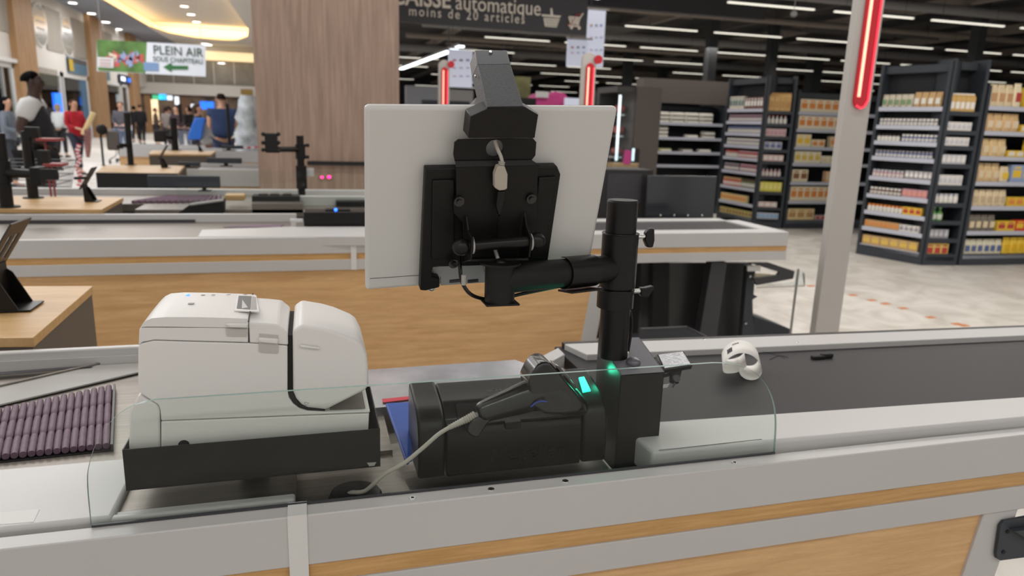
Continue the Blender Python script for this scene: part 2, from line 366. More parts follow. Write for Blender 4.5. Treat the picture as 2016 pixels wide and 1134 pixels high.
# black fixing bracket on the right leg
br = thing('bracket', 'dark steel corner bracket bolted to the white leg of the front counter', 'bracket', (1.23, .9, .66))
pts = [(1978, 1026), (2060, 1010), (2062, 1092), (1970, 1104), (1963, 1100), (1962, 1090), (1970, 1036)]
bp = MB().prism([PX(a, b, Y=.9) for a, b in pts], (0, .006, 0)).build('plate', M_anth, br, bevel=.001)
MB().prism([PX(a, b, Y=.8995) for a, b in ((1986, 1040), (2060, 1030), (2060, 1085))], (0, -.012, 0)).build('gusset', M_anth, br, bevel=.001)
for a, b in ((1984, 1047), (1976, 1087)):
    p = PX(a, b, Y=.899); MB().cyl(p, p+V((0, -.0006, 0)), .004, n=14).build('bolt_hole', M_void, bp)

# ---------------------------------------------------------------- glass screen
gl = [(p.x, p.z) for p in smoothpath([V((-.285, 0, .8805)), V((-.284, 0, .937)), V((-.280, 0, .964)), V((-.268, 0, .996)), V((-.246, 0, 1.026)), V((-.222, 0, 1.041)), V((-.198, 0, 1.0465))], 4)]+[(.60, 1.0465)]+[(p.x, p.z) for p in smoothpath([V((.60, 0, 1.0465)), V((.640, 0, 1.042)), V((.672, 0, 1.029)), V((.698, 0, 1.007)), V((.718, 0, .975)), V((.729, 0, .935)), V((.733, 0, .8805))], 5)][1:]
gsc = thing('glass_screen', 'clear low glass screen with rounded corners standing on the front counter lip', 'glass screen', (.2, .935, .8805))
MB().prism([(x, .933, z) for x, z in gl], (0, .005, 0), 0, 1).build('pane', [M_glass, M_gedge], gsc)
MB().box((-.283, .9295, .8805), (.731, .9325, .8835)).build('pane_channel', M_dark, gsc)

# ---------------------------------------------------------------- printer tray
tr = thing('printer_tray', 'open black steel tray holding the white receipt printer above the deck', 'tray', (-.08, 1.05, .90))
x0, x1, y0, y1, z0, z1 = -.25, .0865, .97, 1.142, .908, .966
MB().box((x0, y0, z0), (x1, y0+.0015, z1)).build('front_panel', M_blackp, tr, bevel=.0006)
MB().box((x1-.0015, y0+.0015, z0), (x1, y1, z1)).box((x0, y0+.0015, z0), (x0+.0015, y1, z1)).box((x0, y1, z0), (x1, y1+.0015, z1)).build('side_panel', M_blackp, tr)
MB().box((x0, y0, z0-.0015), (x1, y1, z0)).build('tray_floor', M_blackp, tr)
MB().cyl((-.10, 1.08, .876), (-.10, 1.08, z0-.001), .02, n=20).build('support_post', M_blackm, tr)
q = [PX(a, b, Y=.9695) for a, b in ((722, 911), (741, 910), (737, 917), (727, 918))]
MB().prism(q, (0, .0004, 0)).build('vent_mark', M_greyd, tr)

# ---------------------------------------------------------------- receipt printer
pr = thing('receipt_printer', 'white receipt and cheque printer sitting in the black tray', 'printer', (-.08, 1.05, .91))
PYN, PYF = .985, 1.125
def pq(pts, Y=PYN):
    q = [PX(a, b, Y=Y) for a, b in pts]
    for p in q: p.z = max(p.z, .9085)
    return q
D = (0, PYF-PYN, 0)
MB().prism(pq([(253, 940), (254, 813), (272, 778), (276, 779), (309, 797), (314, 806), (316, 940)]), D).build('end_cover', M_print, pr, bevel=.003, seg=3)
MB().prism(pq([(316.8, 940), (316.8, 830), (727, 814), (722, 940)]), D).build('base', M_print, pr, bevel=.002, seg=3)
MB().prism(pq([(271.5, 769), (272, 683), (276, 677), (302, 671), (520, 677), (566, 681), (566, 770), (569, 783), (577, 795), (589, 804), (605, 809), (640, 811), (728, 808), (729, 812.5), (317, 828.5), (315, 806), (311, 797), (280, 777)]), D).build('body', M_print, pr, bevel=.0018, seg=3)
q_ = pq([(648, 809.5), (720, 807.2)]); MB().box((q_[0].x, PYN+.006, q_[0].z-.001), (q_[1].x, PYF-.006, q_[1].z+.0006)).build('outlet_floor', mat('outlet_grey', lin(120, 112, 108), .5), pr)
MB().prism(pq([(272.5, 681), (274, 648), (278, 645), (488.5, 645.5), (488.5, 674.5), (304, 669.5), (280, 674)]), D).build('front_band', M_print, pr, bevel=.002, seg=3)
# top cover: domed, built from lofted side profiles across the depth
def cover(xs, name, lift=0, back=None):
    rings = []
    n = 7
    for k in range(n):
        t = k/(n-1); Y = PYN+.0+(PYF-PYN)*t; e = math.sin(pi*min(max(t, 0.02), .98)) ** .09
        rings.append((Y-(.0008 if k == 0 else 0), e))
    mb = MB(); allr = []
    for Y, e in rings:
        top = [(x, z0_+(z1_-z0_)*e) for x, z0_, z1_ in xs]; bot = [(x, z0_) for x, z0_, z1_ in reversed(xs)]
        allr.append([V((x, Y, z)) for x, z in top+bot])
    mb.loft(allr); return mb.build(name, M_print, pr, bevel=.002, seg=2)
zl = PX(278, 645, Y=PYN).z; zr_ = PX(488, 645, Y=PYN).z
xa = lambda px_: PX(px_, 645, Y=PYN).x
cover([(xa(a), PX(a, b, Y=PYN).z, c) for a, b, c in ((277, 644.5, 1.1290), (281, 643.5, 1.1335), (287, 643, 1.1385), (300, 643, 1.1435), (330, 643, 1.145), (400, 644, 1.143), (450, 644.5, 1.1405), (489, 645, 1.138))], 'top_cover')
cover([(xa(a), PX(a, b, Y=PYN).z, c) for a, b, c in ((490, 675, 1.137), (520, 676.5, 1.135), (540, 677.5, 1.133), (548, 678, 1.132), (566, 679.5, 1.118))], 'rear_cover')
# cheque unit on the right
cu = [(576, 651), (593, 639), (637, 646), (663, 653), (684, 661.5), (700, 668), (711, 676), (722, 697), (725, 722), (726, 757), (721, 768), (649, 804), (640, 807), (606, 803.5), (593, 797), (583, 786), (577, 771)]
MB().prism(pq(cu, PYN-.003), (0, PYF-PYN+.004, 0)).build('cheque_unit', M_print, pr, bevel=.0045, seg=4)
MB().prism(pq([(566, 660), (580, 660), (580, 780), (590, 795), (610, 803), (640, 806), (640, 810), (604, 808), (589, 803), (577, 794), (569, 782), (566, 770)], PYN+.003), (0, PYF-PYN-.008, 0)).build('paper_gap', M_void, pr)
MB().prism([PX(a, b, Y=PYN-.0075) for a, b in ((591, 679), (630, 684.5), (629, 688.5), (591, 684))], (0, .003, 0)).build('ridge', M_print, pr, bevel=.001)
# openings and latches
def inset(px4, name, m, Y=PYN, th=.0016):
    return MB().prism([PX(a, b, Y=Y-th) for a, b in px4], (0, th, 0)).build(name, m, pr)
inset([(444, 646), (488, 648), (487, 661), (485, 663), (446, 662)], 'latch_recess', M_printin)
lt = MB().prism([PX(a, b, Y=PYN-.007) for a, b in ((442, 638), (488, 638), (487, 646), (452, 645.5))], (0, .008, 0)).build('latch', M_print, pr, bevel=.0015)
inset([(510, 657), (548, 660), (547.5, 694), (545, 696), (512, 694), (509, 691)], 'latch_recess', M_printin)
lt = MB().prism([PX(a, b, Y=PYN-.006) for a, b in ((509, 665), (548, 668), (547.5, 678), (509.5, 674.5))], (0, .008, 0)).build('latch', M_print, pr, bevel=.002, seg=3)
zt = 1.1398
def zq(pts, dz=0): return [PX(a, b, Z=zt+dz) for a, b in pts]
MB().prism(zq([(461, 611), (466, 578), (505, 581), (511, 613)], .0008), (0, 0, -.002)).build('paper_slot_rim', M_print, pr, bevel=.0008)
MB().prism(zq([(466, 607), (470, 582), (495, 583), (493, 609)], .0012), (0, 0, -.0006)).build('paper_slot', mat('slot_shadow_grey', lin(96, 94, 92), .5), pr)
MB().prism(zq([(476, 607), (477, 590), (488, 605)], .0014), (0, 0, -.0004)).build('paper_guide', M_white, pr)
MB().prism(zq([(496, 583), (504, 585), (506, 609), (494, 609)], .0012), (0, 0, -.0006)).build('cutter', M_greyd, pr)
MB().prism(zq([(497, 577), (499, 577), (494, 609), (490, 632), (488, 632), (492, 609)], .0006), (0, 0, -.0016)).build('cover_gap', M_void, pr)
p = V((-.176, 1.092, 1.1448)); MB().ball(p, .002, 10, (1.6, 1, .4)).build('status_lamp', M_blueled, pr)
for dx in (.02, .034, .055, .078):
    MB().ball(p+V((dx, .002, -.0008-dx*.02)), .0018, 8, (1.8, 1, .3)).build('status_lamp', M_greyd, pr)
MB().box((-.168, 1.036, 1.1448), (-.160, 1.042, 1.1453)).build('badge', M_greyd, pr)
q = PX(362, 876.5, Y=PYN-.0004); MB().cyl(q, q+V((0, .002, 0)), .0075, n=16).build('foot_opening', M_void, pr)
# printed arrow mark on the cheque unit
q = [PX(a, b, Y=PYN-.0034) for a, b in ((599, 792), (608, 793), (602, 800))]
MB().tube([q[0], q[1], q[2], q[0]], .0004, 5).build('arrow_mark', M_greyd, pr)

# ---------------------------------------------------------------- black counter scanner
sc = thing('counter_scanner', 'bulky black bioptic scanner with raised lettering, behind the glass screen', 'scanner', (.3, 1.05, .861))
YF, YR = 1.0, 1.115
def yz(x, pts): return [V((x, y, z)) for y, z in pts]
prof = [(YF, .862), (YF-.002, .935), (YF+.003, .944), (YF+.03, .946), (YF+.046, .966), (YF+.052, .969), (YR-.01, .979), (YR, .97), (YR, .862)]
MB().prism(yz(.190, prof), (.222, 0, 0)).build('housing', M_blackp, sc, bevel=.003, seg=3)
pl = [(YF, .862), (YF-.004, .930), (YF+.004, .951), (YF+.016, .963), (YF+.035, .972), (YR-.012, .984), (YR-.002, .977), (YR+.002, .862)]
MB().prism(yz(.146, pl), (.042, 0, 0)).build('end_housing', M_blackp, sc, bevel=.005, seg=4)
pl2 = [(YF, .862), (YF-.002, .930), (YF+.004, .951), (YF+.016, .963), (YF+.035, .974), (YR-.012, .990), (YR, .982), (YR+.002, .862)]
MB().prism(yz(.414, pl2), (.044, 0, 0)).build('end_housing', M_blackp, sc, bevel=.006, seg=4)
# rubber seat for the gun and tab
MB().prism(yz(.212, [(YF+.004, .9445), (YF+.03, .9465), (YF+.044, .9645), (YF+.04, .966), (YF+.026, .949), (YF+.004, .947)]), (.19, 0, 0)).build('gun_rest', M_blackm, sc)
q = PX(1012, 838, Y=YF-.004); MB().box((q.x-.014, YF-.005, .936), (q.x+.012, YF+.01, .9475)).build('rest_tab', M_blackm, sc, bevel=.0015)
# status light bar in a clear lens
q = [P2(1139, 746, .985), P2(1150, 744, .985), P2(1163, 771, .985), P2(1147, 774, .985)]
zl_ = .9835
MB().prism(q, (0, 0, .003)).build('status_light', M_greenled, sc, bevel=.001)
lt_ = bpy.data.lights.new('status_glow', 'POINT'); lt_.energy = .06; lt_.color = (.05, 1, .55); lt_.shadow_soft_size = .008
lo = bpy.data.objects.new('status_glow', lt_); COL.objects.link(lo); lo.location = V((.4645, 1.055, 1.002))
q = [P2(1085, 728, .985), P2(1108, 728, .985), P2(1142, 774, .976), P2(1118, 786, .972)]
MB().prism(q, (0, 0, .003)).build('lens_strip', mat('smoked_lens', lin(70, 68, 66), .08, coat=1), sc)
text('raised_lettering', 'Magellan', .031, M_blackm, sc, frameXZ(PX(966, 910, Y=YF-.0012)), .0012, 1.05, .0003, sx=1.12)
text('raised_lettering', 'SIGN', .011, M_dark, sc, Matrix.Translation(PX(958, 772, Z=.9775)) @ Matrix.Rotation(math.radians(2), 4, 'Z') @ Matrix.Rotation(.08, 4, 'X'), .0004, 1.1)

# ---------------------------------------------------------------- hand scanner gun
hs = thing('hand_scanner', 'black handheld barcode gun with grey cable resting on the counter scanner', 'hand scanner', (.32, .99, .95))
def gsec(px_, py_, up_, dn_, ry, Y):
    c = PX(px_, py_, Y=Y); t = (c-CAM).dot(fwd); return c, (up_+dn_)/2*t/FPX, ry, (dn_-up_)/2*t/FPX
secs = [(938, 813, 16, 22, .012, .985), (950, 808, 20, 26, .0135, .986), (975, 800, 24, 28, .016, .988), (1005, 790, 27, 31, .018, .990), (1035, 779, 32, 38, .021, .992),
        (1060, 770, 38, 34, .024, .998), (1078, 768, 52, 40, .027, 1.0), (1096, 774, 46, 40, .028, 1.0), (1115, 784, 34, 32, .027, 1.0), (1134, 795, 26, 24, .024, 1.0), (1148, 802, 16, 15, .018, 1.0), (1155, 805, 6, 6, .008, 1.0)]
rings = []
for i, s_ in enumerate(secs):
    c, rv, ry, sh = gsec(*s_); a = secs[max(i-1, 0)]; b = secs[min(i+1, len(secs)-1)]
    tx, tz = b[0]-a[0], -(b[1]-a[1]); L = math.hypot(tx, tz); tx /= L; tz /= L
    if i > 4: tx, tz = .96, -.28
    nx, nz = -tz, tx
    cc = c-V((nx*sh, 0, nz*sh)); rings.append([cc+V((nx*rv*math.cos(u), ry*math.sin(u), nz*rv*math.cos(u))) for u in [2*pi*j/20 for j in range(20)]])
hb = MB().loft(rings).build('body', M_blackg, hs, smooth=True, sub=1)
MB().prism([PX(a, b, Y=.975) for a, b in ((940, 822), (956, 820), (968, 826), (958, 838), (944, 860), (937, 863), (926, 858), (919, 850), (922, 838), (930, 828))], (0, .022, 0)).build('handle_foot', M_blackg, hs, bevel=.003, seg=3)
MB().tube(smoothpath([PX(1045, 801, Y=.972), PX(1055, 793, Y=.970), PX(1066, 790, Y=.969), PX(1077, 791, Y=.969)]), .0013, 6).build('blue_accent', mat('blue_accent', lin(60, 80, 170), .3), hs, smooth=True)
MB().prism([PX(a, b, Y=.974) for a, b in ((1040, 752), (1050, 732), (1060, 719), (1072, 713), (1084, 714), (1096, 727), (1112, 747), (1132, 770), (1149, 792), (1151, 803), (1138, 813), (1108, 817), (1074, 816), (1046, 800))], (0, .050, 0)).build('head', M_blackg, hs, bevel=.010, seg=5)
MB().prism([PX(a, b, Y=.99) for a, b in ((1092, 719), (1101, 721), (1118, 741), (1137, 764), (1131, 767), (1112, 745))], (0, .026, 0)).build('scan_window', mat('smoked_lens', lin(70, 68, 66), .08, coat=1), hs, bevel=.001)
MB().prism([PX(a, b, Y=.976) for a, b in ((1095, 790), (1120, 800), (1138, 806), (1128, 812), (1105, 806))], (0, .004, 0)).build('trim_panel', M_blackm, hs, bevel=.001)
# strain relief and cable
p0, p1 = PX(936, 817, Y=.985), PX(884, 842, Y=.975); pts = []; rs = []
for i in range(25):
    t = i/24; pts.append(p0.lerp(p1, t)); rs.append((.0075-.0035*t)*(1.0 if i % 2 else .72))
MB().tube(pts, .006, 12, rs=rs).build('strain_relief', M_cable, hs, smooth=True, auto=80)
cp = [p1, PX(862, 856, Y=.968), PX(830, 884, Y=.962), PX(795, 912, Y=.958), PX(755, 935, Y=.958), V((.064, .966, .872)), V((.045, .976, .866)), V((.038, .984, .858))]
MB().tube(smoothpath(cp, 8), .0032, 10).build('cable', M_cable, hs, smooth=True)

# ================================================================ MONITOR ON ITS ARM
sfac = 1.07
mo = CAM+(V((.240, .995, 1.173))-CAM)*sfac; MW, MH = .34*sfac, .263*sfac
a_, b_, c_ = .062, .322, -.034
MR = (Matrix.Rotation(a_, 4, 'Z') @ Matrix.Rotation(b_, 4, 'X') @ Matrix.Rotation(c_, 4, 'Y'))
MM = Matrix.Translation(mo) @ MR; MI = MM.inverted(); LN = (MR @ V((0, -1, 0)))
def PM(x, y, off=0.):
    d = ray(x, y); o = mo+LN*off; t = (o-CAM).dot(LN)/d.dot(LN); return MI @ (CAM+d*t)
def poly(pts, off): return [PM(a, b, off) for a, b in pts]
mon = thing('monitor', 'silver-backed till monitor tilted forward, seen from behind', 'monitor'); mon.matrix_world = MM
MB().box((-MW/2, 0, 0), (MW/2, .014, MH)).build('casing', M_grey, mon, local=True, bevel=.006, seg=4)
MB().box((-MW/2+.002, .0141, .002), (MW/2-.002, .017, MH-.002)).build('screen', M_blackg, mon, local=True, bevel=.001)
q0, q1 = PM(722, 549, .0002), PM(1150, 520, .0002)
MB().box((-MW/2+.006, -.0003, q0.z-.0004), (MW/2-.01, .0, q0.z+.0004)).build('lower_seam', M_dark, mon, local=True)
MB().prism(poly([(853, 526), (870, 524), (950, 520), (958, 556), (868, 562), (868, 545), (853, 545)], .004), (0, .004, 0)).build('port_plate', mat('galvanised', lin(165, 168, 170), .4, .3), mon, local=True)
for px_ in (896, 932):
    a, b = PM(px_-11, 554, .0045), PM(px_+9, 552, .0045); MB().tube([a, b], .0026, 8).build('port_slot', M_dark, mon, local=True)
MB().ball(PM(849, 567, .006), .006, 14, (1, 1, .8)).build('thumb_screw', M_chrome, mon, local=True, smooth=True)

mt = thing('monitor_mount', 'black steel backplate and hinge clamped behind the silver monitor', 'mount'); mt.matrix_world = MM
MB().prism(poly([(838, 332), (1097, 327), (1104, 344), (1078, 520), (852, 526), (850, 545), (866, 548), (866, 566), (838, 573), (827, 572)], .018), (0, .015, 0)).build('outer_plate', M_blackm, mt, local=True, bevel=.002)
MB().prism(poly([(852, 356), (895, 354), (895, 505), (850, 512)], .022), (0, .004, 0)).build('raised_panel', M_blackm, mt, local=True, bevel=.0015)
MB().prism(poly([(1061, 350), (1095, 348), (1070, 508), (1045, 508)], .022), (0, .004, 0)).build('raised_panel', M_blackm, mt, local=True, bevel=.0015)
MB().prism(poly([(898, 329), (1062, 325), (1059, 352), (1058, 430), (1043, 512), (915, 512), (912, 440), (894, 420), (893, 400), (899, 386)], .030), (0, .006, 0)).build('centre_plate', M_blackm, mt, local=True, bevel=.001)
# neck plate with round cable hole, made of a left and a right leaf
hc = PM(974, 292, .024); hr = .0125
def leaf(sgn):
    if sgn < 0: outer = [PM(a, b, .024) for a, b in ((974, 274), (903, 275), (895, 281), (893, 305), (896, 318), (974, 317))]
    else: outer = [PM(a, b, .024) for a, b in ((974, 274), (1050, 273), (1056, 280), (1054, 306), (1046, 316), (974, 317))]
    arc = [hc+V((sgn*hr*math.sin(t), 0, -hr*math.cos(t))) for t in [pi*i/12 for i in range(13)]]
    outer[0].x = outer[-1].x = hc.x
    return outer+arc
MB().prism(leaf(-1), (0, .003, 0)).prism(leaf(1), (0, .003, 0)).build('neck_plate', M_blackm, mt, local=True)
MB().hexa([PM(896, 318, .021), PM(1047, 316, .021), PM(1062, 326, .024), PM(898, 330, .024)], [PM(896, 317, .026), PM(1047, 315, .026), PM(1062, 325, .031), PM(898, 329, .031)]).build('neck_flange', M_blackm, mt, local=True)
for a, b in ((903, 395), (1045, 390), (892, 517)):
    p = PM(a, b, .031); MB().cyl(p, p+V((0, -.004, 0)), .0075, n=18).cyl(p+V((0, -.004, 0)), p+V((0, -.007, 0)), .0042, n=6).build('bolt', M_blackg, mt, local=True, smooth=True)
# head box over the top edge
MB().prism(poly([(927, 229), (960, 214), (1031, 209), (1060, 226), (1053, 272), (922, 272)], .045), (0, .030, 0)).build('head_box', M_blackm, mt, local=True, bevel=.001)
sh = [PX(927, 228, Y=.955), PX(959, 214, Y=.962), PX(937, 192, Y=1.03), PX(925, 206, Y=1.03)]
shl = [MI @ p for p in sh]; MB().prism(shl, (.002, .006, -.012)).build('shoulder', M_blackt, mt, local=True)
sh = [PX(1031, 209, Y=.962), PX(1060, 226, Y=.955), PX(1052, 215, Y=1.03), PX(1028, 205, Y=1.03)]
MB().prism([MI @ p for p in sh], (-.002, .006, -.012)).build('shoulder', M_blackt, mt, local=True)
# slanting chute above the head box
Yb = (MM @ PM(995, 209, .048)).y; Yt = Yb+.13; Ym = Yb+.097
ql = [PX(960, 210, Y=Yb), PX(1031, 209, Y=Yb), PX(1005, 126, Y=Ym), PX(940, 127, Y=Ym)]
qt = [PX(940, 127, Y=Ym), PX(1005, 126, Y=Ym), PX(998, 99, Y=Yt), PX(935, 99, Y=Yt)]
dv = V((0, .034, -.016))
MB().hexa([MI @ (p+dv) for p in ql], [MI @ p for p in ql]).build('chute', M_blackt, mt, local=True, bevel=.0008)
MB().hexa([MI @ (p+dv) for p in qt], [MI @ p for p in qt]).build('chute_cap', mat('blue_black_plastic', lin(46, 48, 56), .4), mt, local=True, bevel=.0008)
p = PX(966, 103, Y=Yt-.006); MB().ball(MI @ p, .0028, 10).build('rivet', M_chrome, mt, local=True)
p = PX(936, 150, Y=Ym-.01); MB().ball(MI @ p, .002, 10).build('rivet', M_chrome, mt, local=True)
# hinge bar and ears
h0, h1 = PM(908, 486, .062), PM(1056, 474, .062)
MB().cyl(h0, h1, .0085, n=20).build('hinge_bar', M_blackp, mt, local=True, smooth=True)
for e, o_ in ((h0, -1), (h1, 1)):
    MB().ball(e, .0125, 16, (1.1, 1, 1)).build('end_cap', M_blackp, mt, local=True, smooth=True)
def ear(px_, top_, bot_, x2):
    pts = [PM(px_, top_, .034), PM(px_+12, top_+28, .050), PM(x2, 470, .074), PM(x2, bot_, .074), PM(px_+2, bot_+4, .034)]
    x_ = pts[2].x; pts = [V((x_, q.y, q.z)) for q in pts]
    MB().prism(pts, (.003, 0, 0)).build('hinge_ear', M_blackm, mt, local=True, bevel=.0006)
    c = V((x_, h0.y, (h0.z+h1.z)/2)); MB().cyl(c+V((.0035, 0, 0)), c+V((.006, 0, 0)), .0125, n=20).build('washer', M_greyd, mt, local=True, smooth=True)
ear(915, 425, 512, 929); ear(1030, 418, 506, 1045)
# cables on the back
cc = [PM(974, 276, .027), PM(979, 292, .031), PM(986, 308, .036), PM(989, 320, .04)]
c1 = MB().tube(smoothpath(cc), .0026, 8).build('cable', M_cable, mt, local=True, smooth=True)
a, b = PM(988, 318, .040), PM(986, 332, .042); pts = [a.lerp(b, i/8) for i in range(9)]
MB().tube(pts, .004, 10, rs=[.0052 if i % 2 else .0038 for i in range(9)]).build('strain_relief', M_cable, mt, local=True)
MB().prism(poly([(980, 328), (994, 328), (1000, 344), (999, 372), (993, 375), (983, 376), (974, 370), (974, 344)], .049), (0, .011, 0)).build('usb_plug', mat('beige_plug', lin(176, 168, 155), .5), mt, local=True, bevel=.0015)
MB().prism(poly([(981, 377), (995, 377), (991, 405), (987, 422), (981, 424), (977, 405)], .044), (0, .007, 0)).build('usb_socket', M_blackp, mt, local=True, bevel=.001)
MB().tube(smoothpath([PM(983, 424, .041), PM(979, 448, .038), PM(976, 480, .036), PM(973, 496, .040)]), .0016, 6).build('cable', M_blackp, mt, local=True)
MB().tube([PM(974, 489, .048), PM(980, 509, .058)], .0028, 6).build('cable_tag', M_greyd, mt, local=True)

# ---------------------------------------------------------------- pole stand with arm (world coordinates)
PY = 1.06
def dep(p): return (p-CAM).dot(fwd)
def rad(px_, p): return px_*dep(p)/FPX
ptop = PX(1226, 397, Y=PY); pbot = PX(1221, 690, Y=PY); pxx = ptop.x; R0 = rad(30.5, ptop)
ps = thing('monitor_stand', 'thick black pole on a black steel box, carrying the monitor arm', 'stand', (pxx, PY, .838))
def pz(y): return PX(1226, y, Y=PY).z
MB().cyl((pxx, PY, pz(700)), (pxx, PY, ptop.z), R0, n=40).build('pole', M_blackp, ps, smooth=True)
MB().cyl((pxx, PY, ptop.z), (pxx, PY, ptop.z+.003), R0*1.01, R0*.96, n=40).build('pole_cap', M_blackm, ps, smooth=True)
R1 = R0*1.19
MB().cyl((pxx, PY, pz(563)), (pxx, PY, pz(459)), R1, n=40).build('upper_collar', M_blackp, ps, smooth=True)
MB().tube([(pxx+R1*.99*math.cos(t), PY+R1*.99*math.sin(t), pz(459)) for t in [2*pi*i/32 for i in range(33)]], .0012, 6).build('collar_rim', M_blackp, ps, smooth=True)
MB().cyl((pxx-.002, PY, pz(603)), (pxx-.002, PY, pz(568)), R1*1.02, n=40).build('lower_collar', M_blackp, ps, smooth=True)
MB().tube([(pxx-.002+R1*1.01*math.cos(t), PY+R1*1.01*math.sin(t), pz(568)) for t in [2*pi*i/32 for i in range(33)]], .0012, 6).build('collar_rim', M_blackp, ps, smooth=True)
def knob(y, sq):
    c = V((pxx+R1, PY, pz(y))); k = MB().cyl(c, c+V((.013, 0, 0)), .004, n=12).build('clamp_screw', M_chrome, ps, smooth=True)
    o = c+V((.012, 0, 0))
    if sq: pts = [(0, -.006), (.006, -.018), (.016, -.018), (.018, -.006), (.016, .014), (.008, .014), (.002, .008)]
    else: pts = [(0, -.006), (.004, -.010), (.014, -.010), (.024, .006), (.022, .009), (.008, .006), (0, .006)]
    MB().prism([o+V((a, -.006, b)) for a, b in pts], (0, .012, 0)).build('wing_knob', M_blackp, k, bevel=.0025, seg=3)
knob(466, True); knob(574, False)
jt = PX(985, 520, Y=.975); jx = jt.x; jb = PX(987, 592, Y=.975); RJ = rad(30, jt)
MB().cyl((jx, .975, jb.z), (jx, .975, jt.z), RJ, n=36).build('swivel', M_blackm, ps, smooth=True)
MB().box((jx-RJ*1.12, .975-RJ*1.0, jb.z-.003), (jx+RJ*1.15, .975+RJ*1.0, jb.z)).build('swivel_plate', M_blackm, ps, bevel=.001)
MB().cyl((jx, .975, jt.z), (jx, .975, jt.z+.003), RJ*1.35, n=36).ball((jx, .975, jt.z+.003), .009, 16, (1, 1, .6), half=True).build('yoke_plate', M_blackm, ps, smooth=True)
MB().box((jx-.047, .985, jt.z+.003), (jx+.045, 1.0, jt.z+.006)).build('yoke', M_blackm, ps)
aA = V((jx, .975, PX(1000, 549, Y=.975).z)); aB = V((pxx, PY, PX(1226, 527, Y=PY).z)); RA = rad(26.5, aB)
MB().cyl(aA, aB, RA, n=32).build('arm', M_blackm, ps, smooth=True)
dA = (aB-aA).normalized(); s0, s1 = aA.lerp(aB, .50), aA.lerp(aB, .76)
pts = []; u_ = V((0, 0, 1)); v_ = dA.cross(u_).normalized(); u_ = v_.cross(dA)
clip = MB()
prof_ = [(-math.cos(t)*RA*1.09, math.sin(t)*RA*1.09) for t in [math.radians(75+i*15) for i in range(15)]]
prof_ += [(x*1.05, y*1.05) for x, y in reversed(prof_)]
clip.prism([s0+v_*x+u_*y for x, y in prof_], (s1-s0)); clip.build('arm_clip', M_blackp, ps, smooth=True)
MB().prism([s0+v_*RA*1.1-u_*RA*1.12, s0-v_*RA*.4-u_*RA*1.25, s1-v_*RA*.4-u_*RA*1.25, s1+v_*RA*1.1-u_*RA*1.12], -u_*.003).build('clip_flange', M_blackp, ps)
# cable hanging under the arm
hc_ = [MM @ PM(905, 500, .03), PX(906, 530, Y=.99), PX(910, 556, Y=.985), PX(925, 578, Y=.98), PX(950, 588, Y=.99), PX(985, 588, Y=1.005), PX(1030, 578, Y=1.01), PX(1080, 568, Y=1.02), PX(1120, 560, Y=1.03)]
MB().tube(smoothpath(hc_), .0028, 8).build('cable', M_blackp, ps, smooth=True)
MB().tube([PX(913, 541, Y=.975), PX(913, 561, Y=.975)], .0036, 8).build('cable_sleeve', M_greyd, ps, smooth=True)
MB().tube(smoothpath([V((pxx+R0*.9, PY-.01, pz(610))), V((pxx+R0*1.12, PY-.008, pz(640))), V((pxx+R0*1.05, PY-.004, pz(690)))]), .0025, 8).build('cable', M_blackp, ps, smooth=True)
# wedge-topped box with a notch around the pole
BX0, BX1, BY0, BY1 = .4745, .5525, 1.0, 1.10
zf, zr2 = PX(1218, 738, Y=BY0).z, PX(1180, 668, Y=BY1).z; zbase = .8705
bx = MB()
bx.box((BX0, BY0, zbase-.03), (BX1, BY0+.002, zf))
bx.prism([(BX0, BY0, zbase-.03), (BX0, BY1, zbase-.03), (BX0, BY1, zr2), (BX0, BY0, zf)], (.002, 0, 0))
bx.prism([(BX1-.002, BY0, zbase-.03), (BX1-.002, BY1, zbase-.03), (BX1-.002, BY1, zr2), (BX1-.002, BY0, zf)], (.002, 0, 0))
bx.build('base_box', M_blackm, ps, bevel=.0006)
sl = (zr2-zf)/(BY1-BY0); cy_ = PY+.004; rn = R0*1.22
top = [(BX0, BY0), (BX1, BY0), (BX1, BY1), (min(pxx+rn, BX1-.001), BY1)]
top += [(pxx+rn*math.cos(t), cy_+rn*math.sin(t)) for t in [-pi*i/16 for i in range(17)] if BX0 < pxx+rn*math.cos(t) < BX1-.0005]
top += [(max(pxx-rn, BX0+.001), BY1), (BX0, BY1)]
MB().prism([(x, y, zf+(y-BY0)*sl) for x, y in top], (0, 0, -.002)).build('sloped_top', mat('grey_black_coat', lin(92, 91, 98), .45, bump=.2, bscale=1200), ps)
p = PX(1247, 711, Y=1.028); p.z = zf+(p.y-BY0)*sl+.001
MB().ball(p, .0125, 20, (1, 1, .75)).build('dome_button', mat('grey_dome', lin(96, 94, 102), .3, coat=.3), ps, smooth=True)
for y in (1.035, 1.05): MB().cyl((BX0-.0004, y, zf+.01), (BX0, y, zf+.01), .0022, n=10).build('vent_hole', M_void, ps)
